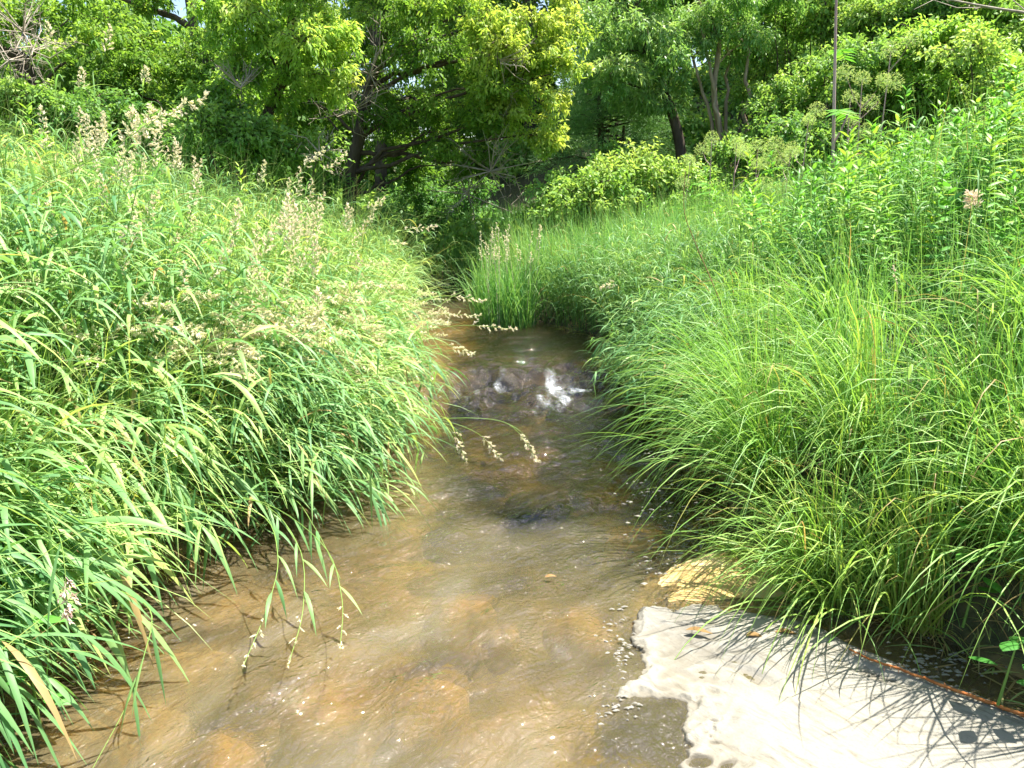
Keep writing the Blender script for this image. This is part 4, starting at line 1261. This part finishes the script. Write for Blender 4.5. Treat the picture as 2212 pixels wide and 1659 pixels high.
def tree(name, label, cat, trunk, r0, clumps, mat, bark, L, W, ntw=60, npt=34, droop=0.35, flat=0.8, group=None, extra_limbs=(), dead=(), tint=0.45):
    foot = np.asarray(trunk[0], float)
    root = empty(name, foot, label, cat, group)
    gw, gl = Geo(), Geo()
    T = crom(np.asarray(trunk, float) - foot, 16)
    rr = np.linspace(r0, r0 * 0.45, 16)
    rr[0] *= 1.35
    tubes(gw, T[None], rr[None], 9)
    for (c, R, *tn) in clumps:
        c = np.asarray(c, float) - foot
        Rm = float(np.max(R))
        low = T[T[:, 2] < c[2] + 0.1]
        if len(low) == 0:
            low = T[:4]
        dist = np.linalg.norm(low - c, axis=1) + 0.6 * np.abs(c[2] - low[:, 2] - 0.8)
        a = low[np.argmin(dist)]
        limb(gw, a, c, 0.2 * r0 + 0.005 * np.linalg.norm(c - a), 0.008, 0.12)
        tt = tn[0] if tn else tint + rng.normal(0, 0.13)
        k = max(12, int(ntw * Rm ** 2))
        Rv = np.broadcast_to(np.asarray(R, float), (3,))
        for q in range(5):
            f_ = U(0.38, 0.68)
            cc = c + nrm(rng.normal(size=3)) * Rv * U(0.35, 0.85)
            clump(gl, gw, cc, Rv * f_, max(6, k // 5), npt, L, W, tt + rng.normal(0, 0.09), droop, flat)
    for (a, b, ra, rb, sag) in extra_limbs:
        limb(gw, np.asarray(a) - foot, np.asarray(b) - foot, ra, rb, sag, 14)
    gw.build("trunk", bark, root)
    gl.build("crown", mat, root)
    for (c, R, n) in dead:
        g = Geo()
        c = np.asarray(c, float) - foot
        d = nrm(rng.normal(size=(n, 3)) + [0, 0, 0.2])
        e = c + d * R * U(0.4, 1.0, (n, 1))
        tubes(g, np.stack([np.repeat(c[None], n, 0), (c + e) / 2 + rng.normal(0, 0.1 * R, (n, 3)), e], 1), np.array([[0.010, 0.007, 0.003]]), 4)
        m = n * 4
        i = rng.integers(0, n, m)
        s = c + (e[i] - c) * U(0.35, 0.95, (m, 1))
        f = s + nrm(d[i] + rng.normal(size=(m, 3)) * 0.8) * R * U(0.15, 0.45, (m, 1))
        tubes(g, np.stack([s, (s + f) / 2 + rng.normal(0, 0.03 * R, (m, 3)), f], 1), np.array([[0.004, 0.003, 0.0016]]), 3)
        g.build("dead_branch", M_TWIG, root)
    return root


def cl(a, b, Yd, R, t=None):
    return (sv(a, b, Yd), R, t) if t is not None else (sv(a, b, Yd), R)


def gpt(x, y, dz=-0.05):
    return np.array([x, y, float(ground(x, y)) + dz])


# the leaning maple in the middle, seen under its lowest boughs
b0 = sv(750, 470, 11.5)
foot = gpt(b0[0], b0[1])
tree("maple_tree", "dark trunked maple leaning by the creek bend, bright boughs reaching over the middle", "tree",
     [foot, sv(755, 400, 11.5), sv(775, 300, 11.6), sv(800, 180, 11.8), sv(840, 20, 12.0), sv(870, -260, 12.2), sv(880, -480, 12.4)], 0.115,
     [cl(900, 60, 11.2, (1.1, .9, .7), .45), cl(1010, 30, 10.8, (.9, .9, .7), .6), cl(1120, 80, 10.6, (.9, .8, .7), .8), cl(1190, 160, 10.6, (.7, .7, .55), .85),
      cl(1060, 180, 10.9, (.8, .8, .5), .55), cl(900, 230, 11.4, (.9, .9, .6), .3), cl(1000, 270, 11.2, (.8, .8, .5), .4), cl(1120, 250, 10.8, (.65, .7, .45), .75),
      cl(1170, 290, 10.8, (.4, .5, .3), .8), cl(960, 350, 11.5, (.8, .8, .45), .3), cl(850, 330, 12.2, (.8, .8, .5), .2), cl(700, 250, 12.0, (.8, .9, .6), .3),
      cl(620, 200, 12, (.8, .9, .6), .4), cl(780, -120, 12, (1.3, 1.2, .9)), cl(1150, -120, 11.6, (1.2, 1.1, .8)),
      cl(1210, 40, 11, (.6, .7, .6), .8),
      cl(820, 120, 12.6, (.8, .8, .6), .25)],
     M_ELDER, M_BARK, 0.072, 0.031, 110, 42, 0.45, 0.75,
     extra_limbs=[(sv(765, 330, 11.6), sv(1010, 360, 11.6), 0.045, 0.014, 0.14), (sv(770, 420, 11.5), sv(690, 360, 11.9), 0.055, 0.02, 0.1),
                  (sv(790, 190, 11.8), sv(1080, 120, 11.2), 0.04, 0.014, 0.1), (sv(790, 200, 11.8), sv(1040, 250, 11.2), 0.035, 0.01, 0.12)],
     dead=[(sv(800, 160, 11.0), 0.9, 16), (sv(760, 240, 11.0), 0.8, 14), (sv(1060, 370, 11.0), 0.9, 22), (sv(1080, 130, 10.3), 0.7, 10), (sv(1010, 420, 11.4), 0.8, 14)])

# the bright young maple in front of it on the left
f1 = gpt(-3.75, 10.3)
tree("young_maple", "young maple with yellow green sunlit leaves left of the dark trunk", "tree",
     [f1, f1 + [0.1, 0, 1.2], sv(620, 140, 10.2), sv(630, -120, 10.2), sv(620, -400, 10.2)], 0.09,
     [cl(640, 60, 9.8, (.8, .8, .6), .62), cl(720, 90, 9.7, (.55, .6, .5), .7), cl(560, 90, 9.9, (.7, .7, .5), .45), cl(690, 160, 9.7, (.45, .5, .35), .75),
      cl(730, 30, 9.7, (.45, .5, .4), .65), cl(560, 10, 10, (.7, .8, .5), .5), cl(650, -120, 10, (1, 1, .7)), cl(500, 170, 10.2, (.6, .7, .4), .25),
      cl(600, 190, 10.2, (.6, .6, .35), .3)],
     M_BRIGHT, M_BARK, 0.076, 0.030, 135, 40, 0.5, 0.75, dead=[(sv(520, 190, 9.4), 0.5, 12), (sv(690, 330, 9.6), 0.5, 10)])

# left-hand trees
f2 = gpt(-5.9, 14)
tree("forked_tree", "dark tree forking in two against the sky at upper left", "tree",
     [f2, f2 + [0.1, 0, 1.5], sv(462, 70, 14), sv(430, -60, 14), sv(400, -400, 14)], 0.17,
     [cl(430, 160, 13.5, (1.2, 1, .7), .35), cl(330, 130, 13.2, (1.1, 1, .7), .4), cl(260, 190, 13, (.9, .9, .6), .45), cl(400, 250, 13, (1.0, 1, .6), .25), cl(300, 280, 13, (.9, .9, .5), .2),
      cl(540, 130, 13.5, (1, 1, .7), .3), cl(500, 260, 13.2, (.9, .9, .6), .25), cl(340, 20, 14, (.6, .7, .35), .5), cl(560, 0, 13.6, (.6, .7, .4), .5)],
     M_ELDER, M_BARK, 0.08, 0.036, 80, 38, 0.4, 0.8,
     extra_limbs=[(sv(462, 75, 14), sv(500, -80, 14), 0.12, 0.07, 0.0), (sv(420, 60, 14), sv(230, -10, 13.6), 0.06, 0.04, 0.05)])
f3 = gpt(-8.6, 12.5)
tree("leaning_tree", "leaning dark tree with grey dead twigs at the far left", "tree",
     [f3 + [0.8, 0, 0], sv(60, 170, 12.5), sv(10, 110, 12.4), sv(-120, 0, 12.4), sv(-200, -300, 12.4)], 0.15,
     [cl(150, 40, 12.5, (1, 1, .6), .4), cl(200, 110, 12.5, (.9, .9, .5), .5), cl(20, 30, 12, (.8, .9, .5), .5), cl(90, 210, 12.8, (1, 1, .5), .2), cl(-100, -100, 12.5, (1.6, 1.5, 1)),
      cl(210, 200, 12.6, (.8, .9, .5), .3), cl(-200, 60, 12, (1.3, 1.3, 1)), cl(-200, 200, 12, (1.2, 1.2, .8))],
     M_ELDER, M_BARK, 0.08, 0.036, 74, 38, 0.4, 0.8, dead=[(sv(50, 70, 10.5), 0.8, 18), (sv(70, 110, 11), 0.7, 12), (sv(20, 130, 10.8), 0.6, 10)])

# willows and bushes to the right of the gap
f4 = gpt(2.95, 12.9)
tree("willow_tree", "grey green willow with a slanting trunk right of the dark gap", "tree",
     [f4, sv(1470, 320, 12.8), sv(1440, 210, 12.8), sv(1400, 120, 12.9), sv(1360, -100, 13.2), sv(1360, -300, 13.3)], 0.10,
     [cl(1400, 60, 12.5, (.9, .9, .7), .6), cl(1320, 100, 12.7, (.7, .7, .6), .5), cl(1390, 160, 12.3, (.8, .8, .5), .7), cl(1460, 110, 12.3, (.7, .7, .45), .6), cl(1330, 180, 12.5, (.6, .6, .4), .5),
      cl(1330, 0, 13.1, (.9, .9, .7), .5), cl(1460, 20, 12.9, (.9, .9, .6), .6), cl(1420, 210, 12.7, (.6, .6, .35), .6)],
     M_WILLOW, M_BARK, 0.10, 0.024, 110, 36, 0.6, 0.85)
f5 = gpt(3.75, 12.5)
tree("pale_stemmed_tree", "tree with several slim pale trunks in sun right of the willow", "tree",
     [f5, sv(1545, 230, 12.5), sv(1550, 130, 12.5), sv(1560, 40, 12.7), sv(1570, -200, 12.8)], 0.055,
     [cl(1540, 50, 12.3, (.8, .8, .6), .6), cl(1600, 10, 12.5, (.9, .9, .6), .55), cl(1480, -40, 12.5, (.8, .8, .6), .55), cl(1620, 90, 12.5, (.7, .7, .45), .45),
     ],
     M_WILLOW, M_PALEBARK, 0.095, 0.026, 100, 34, 0.5, 0.85,
     extra_limbs=[(gpt(3.65, 12.5), sv(1515, 60, 12.4), 0.045, 0.02, 0.02), (gpt(3.8, 12.5), sv(1600, 60, 12.7), 0.045, 0.02, 0.02), (gpt(3.55, 12.6), sv(1490, 100, 12.5), 0.04, 0.02, 0.02),
                  (gpt(3.85, 12.6), sv(1575, 80, 12.8), 0.04, 0.02, 0.01)])

# pine, low and shaggy
f6 = gpt(1.6, 13.9)
root = empty("pine_tree", f6, "low shaggy dark pine in the shaded gap behind the creek", "pine tree")
gw, gn = Geo(), Geo()
tubes(gw, crom(np.array([[0, 0, 0], [0.05, 0, 1.2], [-0.05, 0, 2.6], [-0.1, 0, 4.0]]), 10)[None], np.linspace(0.13, 0.04, 10)[None], 8)
tubes(gw, crom(np.array([[0.5, 0.1, 0], [0.45, 0, 1.2], [0.5, 0, 2.4]]), 10)[None], np.linspace(0.10, 0.03, 10)[None], 8)
for k in range(64):
    z = U(1.3, 4.1)
    az = U(0, 6.28)
    l = np.interp(z, [1.3, 2.2, 4.1], [1.7, 1.6, 0.5]) * U(0.7, 1.2)
    a = np.array([U(-0.1, 0.4), 0, z])
    e = a + np.array([math.cos(az) * l, math.sin(az) * l, U(-0.35, 0.25)])
    P = limb(gw, a, e, 0.025, 0.006, 0.06)
    m = 420
    t = U(0.35, 1.0, m)
    bb, TT = interp_on(np.repeat(P[None], m, 0), t)
    bb = bb + rng.normal(0, 0.13, (m, 3))
    D = nrm(TT * 0.7 + rng.normal(size=(m, 3)) * 0.6 + [0, 0, 0.15])
    leaves(gn, bb, D, nrm(rng.normal(size=(m, 3))), U(0.12, 0.22, m), U(0.009, 0.015, m), np.clip(0.35 + 0.3 * t + rng.normal(0, 0.12, m), 0, 1))
gw.build("trunk", M_BARK, root)
gn.build("needles", M_NEEDLE, root)
root.scale = (0.78, 0.78, 0.78)


def shrub(foot, h, clumps, label, mat, L, W, ntw=70, npt=30, group="shrubs behind the creek", name="shrub", tint=0.5):
    root = empty(name, foot, label, "shrub", group)
    gw, gl = Geo(), Geo()
    for (c, R, *tn) in clumps:
        c = np.asarray(c, float) - foot
        limb(gw, rng.normal(0, 0.08, 3) * [1, 1, 0], c, 0.018, 0.006, 0.05)
        Rm = float(np.max(R))
        clump(gl, gw, c, R, max(12, int(ntw * Rm ** 2)), npt, L, W, tn[0] if tn else tint + rng.normal(0, 0.12), 0.25, 0.85)
    gw.build("branches", M_BARK, root)
    gl.build("foliage", mat, root)
    return root


def shrub_at(a, b, Yd, w, h, label, mat=None, L=0.072, W=0.036, tint=0.5, k=5, group="shrubs behind the creek"):
    c = sv(a, b, Yd)
    f = gpt(c[0], c[1])
    cs = [(c + np.array([U(-w, w) * 0.8, U(-0.4, 0.4), U(-h, h) * 0.8]), (0.42 * w + 0.2, 0.5, 0.35 * h + 0.15), tint + rng.normal(0, 0.12)) for _ in range(k)]
    cs.append((c, (w * 0.6, 0.6, h * 0.6), tint))
    return shrub(f, h, cs, label, mat or M_SHRUB, L, W, ntw=100, npt=32, group=group)


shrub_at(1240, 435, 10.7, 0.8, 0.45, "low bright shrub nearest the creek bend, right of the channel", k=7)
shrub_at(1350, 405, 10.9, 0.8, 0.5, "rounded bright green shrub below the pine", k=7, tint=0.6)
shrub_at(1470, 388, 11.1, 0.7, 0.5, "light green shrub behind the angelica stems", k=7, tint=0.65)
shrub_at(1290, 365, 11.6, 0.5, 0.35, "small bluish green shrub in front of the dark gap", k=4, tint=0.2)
shrub_at(1160, 470, 12.0, 0.5, 0.3, "dark low shrub right above the water at the bend", k=5, tint=0.0)  # darkest leaf tint: shade of the creek hollow put into the colour
shrub_at(950, 460, 12.6, 0.9, 0.5, "shaded shrub under the leaning maple", k=7, tint=0.0)  # hollow's shade painted as dark leaves, the sun alone leaves it bright
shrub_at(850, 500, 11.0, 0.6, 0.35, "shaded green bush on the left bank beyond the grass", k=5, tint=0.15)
shrub_at(1060, 480, 13.5, 0.8, 0.5, "shaded bush at the very end of the visible creek", k=6, tint=0.0)  # dark tint again stands in for shade at the creek's end
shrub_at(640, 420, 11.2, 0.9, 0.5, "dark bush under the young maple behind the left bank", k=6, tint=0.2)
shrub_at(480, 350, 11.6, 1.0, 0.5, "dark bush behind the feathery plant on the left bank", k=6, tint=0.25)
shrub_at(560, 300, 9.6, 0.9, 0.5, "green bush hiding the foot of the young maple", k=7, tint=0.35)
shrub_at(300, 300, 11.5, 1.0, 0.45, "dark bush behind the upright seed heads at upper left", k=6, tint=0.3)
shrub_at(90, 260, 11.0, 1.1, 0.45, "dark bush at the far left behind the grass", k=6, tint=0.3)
for (a, b, Yd, w, h, lab, tint) in (
        (1660, 130, 13.5, .9, .6, "leafy bush between the pale trunks and the angelica", .5), (1750, 60, 13.0, .9, .7, "tall bush behind the top of the thick purple stem", .5),
        (1720, 220, 12.0, .8, .5, "bush at mid height left of the thick purple stem", .45), (1850, 60, 12.5, .9, .6, "bush right of the forked purple stem top", .5),
        (1960, 200, 10.5, .8, .5, "yellow green sunlit bush on the right hill", .8),
        (2080, 110, 10.5, .9, .5, "yellow green bush below the dark overhead branch", .85), (2200, 160, 9.5, .8, .5, "bush at the right edge on the hill", .6),
        (1880, 170, 11.0, .8, .5, "green bush behind the broad flat angelica head", .55), (2020, 20, 12.0, 1, .6, "dark bush high on the right hill", .2),
        (2180, 30, 11.5, 1, .6, "yellow leaved bush in the upper right corner", .8), (1950, 80, 12.5, .9, .5, "dim bush behind the yellow green ones", .3),
        (2330, 120, 10, 1.1, .8, "bush past the right edge on the hill", .5), (1660, 320, 11.5, .8, .35, "low bush behind the angelica stalks", .45), (1790, 300, 10.5, .8, .35, "low bush behind the thick purple stem", .3)):
    shrub_at(a, b, Yd, w, h, lab, L=0.075, W=0.034, tint=tint if tint < 0.75 else 0.35, k=6, group="bushes on the right hill", mat=M_BRIGHT if tint > 0.75 else None)

# taller trees further back and the hill trees on the right
BACK = [(-12, 17, 9, "tall tree far back at the upper left"), (-7.5, 19, 10, "tall tree behind the forked one"), (-3.2, 18.5, 9.5, "tall shaded tree behind the leaning maple"),
        (0.4, 19.5, 9, "tall dark tree closing the gap above the pine"), (3.2, 19, 10, "tall tree rising behind the willow"), (6.6, 17.5, 9, "tall tree behind the pale trunks"),
        (9.5, 15.5, 8, "tree on the right hill behind the bushes"), (12.5, 14.0, 8, "tree on the right hill near the edge of view"), (-15, 13, 8, "tree beyond the left edge")]
for (x, y, h, lab) in BACK:
    f = gpt(x, y)
    cs = []
    for k in range(20):
        zz = h * U(0.12, 1.0)
        rr = np.interp(zz / h, [0.1, 0.5, 1.0], [1.7, 2.0, 0.7])
        az = U(0, 6.28)
        cs.append((f + np.array([math.cos(az) * rr * U(0.3, 1), math.sin(az) * rr * U(0.3, 1), zz]), (1.0, 1.0, 0.7), 0.35 + U(-0.15, 0.3)))
    tree("woodland_tree", lab, "tree", [f, f + [0.1, 0, h * 0.3], f + [-0.1, 0.1, h * 0.65], f + [0, 0, h * 0.95]], 0.16, cs, M_FARLEAF, M_BARK, 0.11, 0.05, 50, 30, 0.4, 0.8,
         group="taller trees closing the view")

# the far wood behind them reads as one mass
g = Geo()
for k in range(420):
    x = U(-26, 26)
    y = U(20, 27)
    zlim = 5.2 if x < -5 else (6.0 if x < 1 else 10.0)
    z = float(ground(x, y)) + U(0.1, zlim)
    clump(g, None, (x, y, z), (1.6, 1.3, 1.1), 60, 14, 0.22, 0.11, 0.25 + U(-0.15, 0.35), 0.35, 0.8, False)
tag(g.build("distant_woodland", M_FARLEAF), "green wall of distant woodland foliage behind the nearer trees", "woodland", kind="stuff")

# low leafy cover on the forest floor and the hill
g = Geo()
for k in range(900):
    x, y = U(-20, 20), U(11.0, 22)
    if xl(y) - 0.3 < x < xr(y) + 0.3 or (-0.8 < x < 2.6 and 12.8 < y < 17):
        continue
    clump(g, None, (x, y, float(ground(x, y)) + U(0.15, 0.6)), (0.7, 0.7, 0.4), 22, 12, 0.13, 0.07, 0.4 + U(-0.25, 0.35), 0.2, 0.8, False)
tag(g.build("undergrowth", M_SHRUB), "low leafy undergrowth covering the ground beneath the trees", "undergrowth", kind="stuff")

# overhanging bare branch at the upper right
P = crom([sv(1980, -15, 9.0), sv(2080, 5, 9.0), sv(2150, 18, 9.0), sv(2230, 30, 9.0), sv(2400, 60, 9.1)], 16)
g = Geo()
tubes(g, P[None], np.linspace(0.008, 0.02, 16)[None], 6)
for k in range(10):
    i = rng.integers(2, 14)
    e = P[i] + rng.normal(0, 0.22, 3) + [0, 0, -0.1]
    tubes(g, np.stack([P[i], (P[i] + e) / 2 + rng.normal(0, 0.03, 3), e])[None], np.array([[0.007, 0.005, 0.002]]), 4)
tag(g.build("bare_branch", M_TWIG), "dark bare branch crossing the upper right corner", "branch")

# ------------------------------------------------------------------ light
EL, AZ = math.radians(67), math.radians(66)     # azimuth measured from straight ahead, negative to the left
sdir = np.array([math.sin(AZ) * math.cos(EL), math.cos(AZ) * math.cos(EL), math.sin(EL)])
sun_d = bpy.data.lights.new("sun", "SUN")
sun_d.energy = 5.0
sun_d.angle = math.radians(0.53)
sun_d.color = (1.0, 0.95, 0.86)
sun = bpy.data.objects.new("sun", sun_d)
COL.objects.link(sun)
from mathutils import Vector
sun.rotation_euler = Vector(sdir).to_track_quat("Z", "Y").to_euler()
sun.location = (0, 0, 30)

w = bpy.data.worlds.new("World")
scene.world = w
w.use_nodes = True
nt = w.node_tree
nt.nodes.clear()
sky = N(nt, "ShaderNodeTexSky", sky_type="NISHITA", sun_disc=False, sun_elevation=EL, sun_rotation=AZ, air_density=1.0, dust_density=1.5, ozone_density=1.0)
bg = N(nt, "ShaderNodeBackground", {"Color": (sky, 0), "Strength": 0.09})
wo = N(nt, "ShaderNodeOutputWorld", {"Surface": (bg, 0)})

scene.view_settings.view_transform = "Standard"
scene.view_settings.look = "None"
scene.view_settings.gamma = 1.0
scene.view_settings.use_curve_mapping = False
scene.view_settings.exposure = 1.7
cy = scene.cycles
cy.max_bounces = 8
cy.diffuse_bounces = 4
cy.glossy_bounces = 3
cy.transmission_bounces = 5
cy.transparent_max_bounces = 8
cy.caustics_reflective = False
cy.caustics_refractive = False
cy.sample_clamp_indirect = 4.0
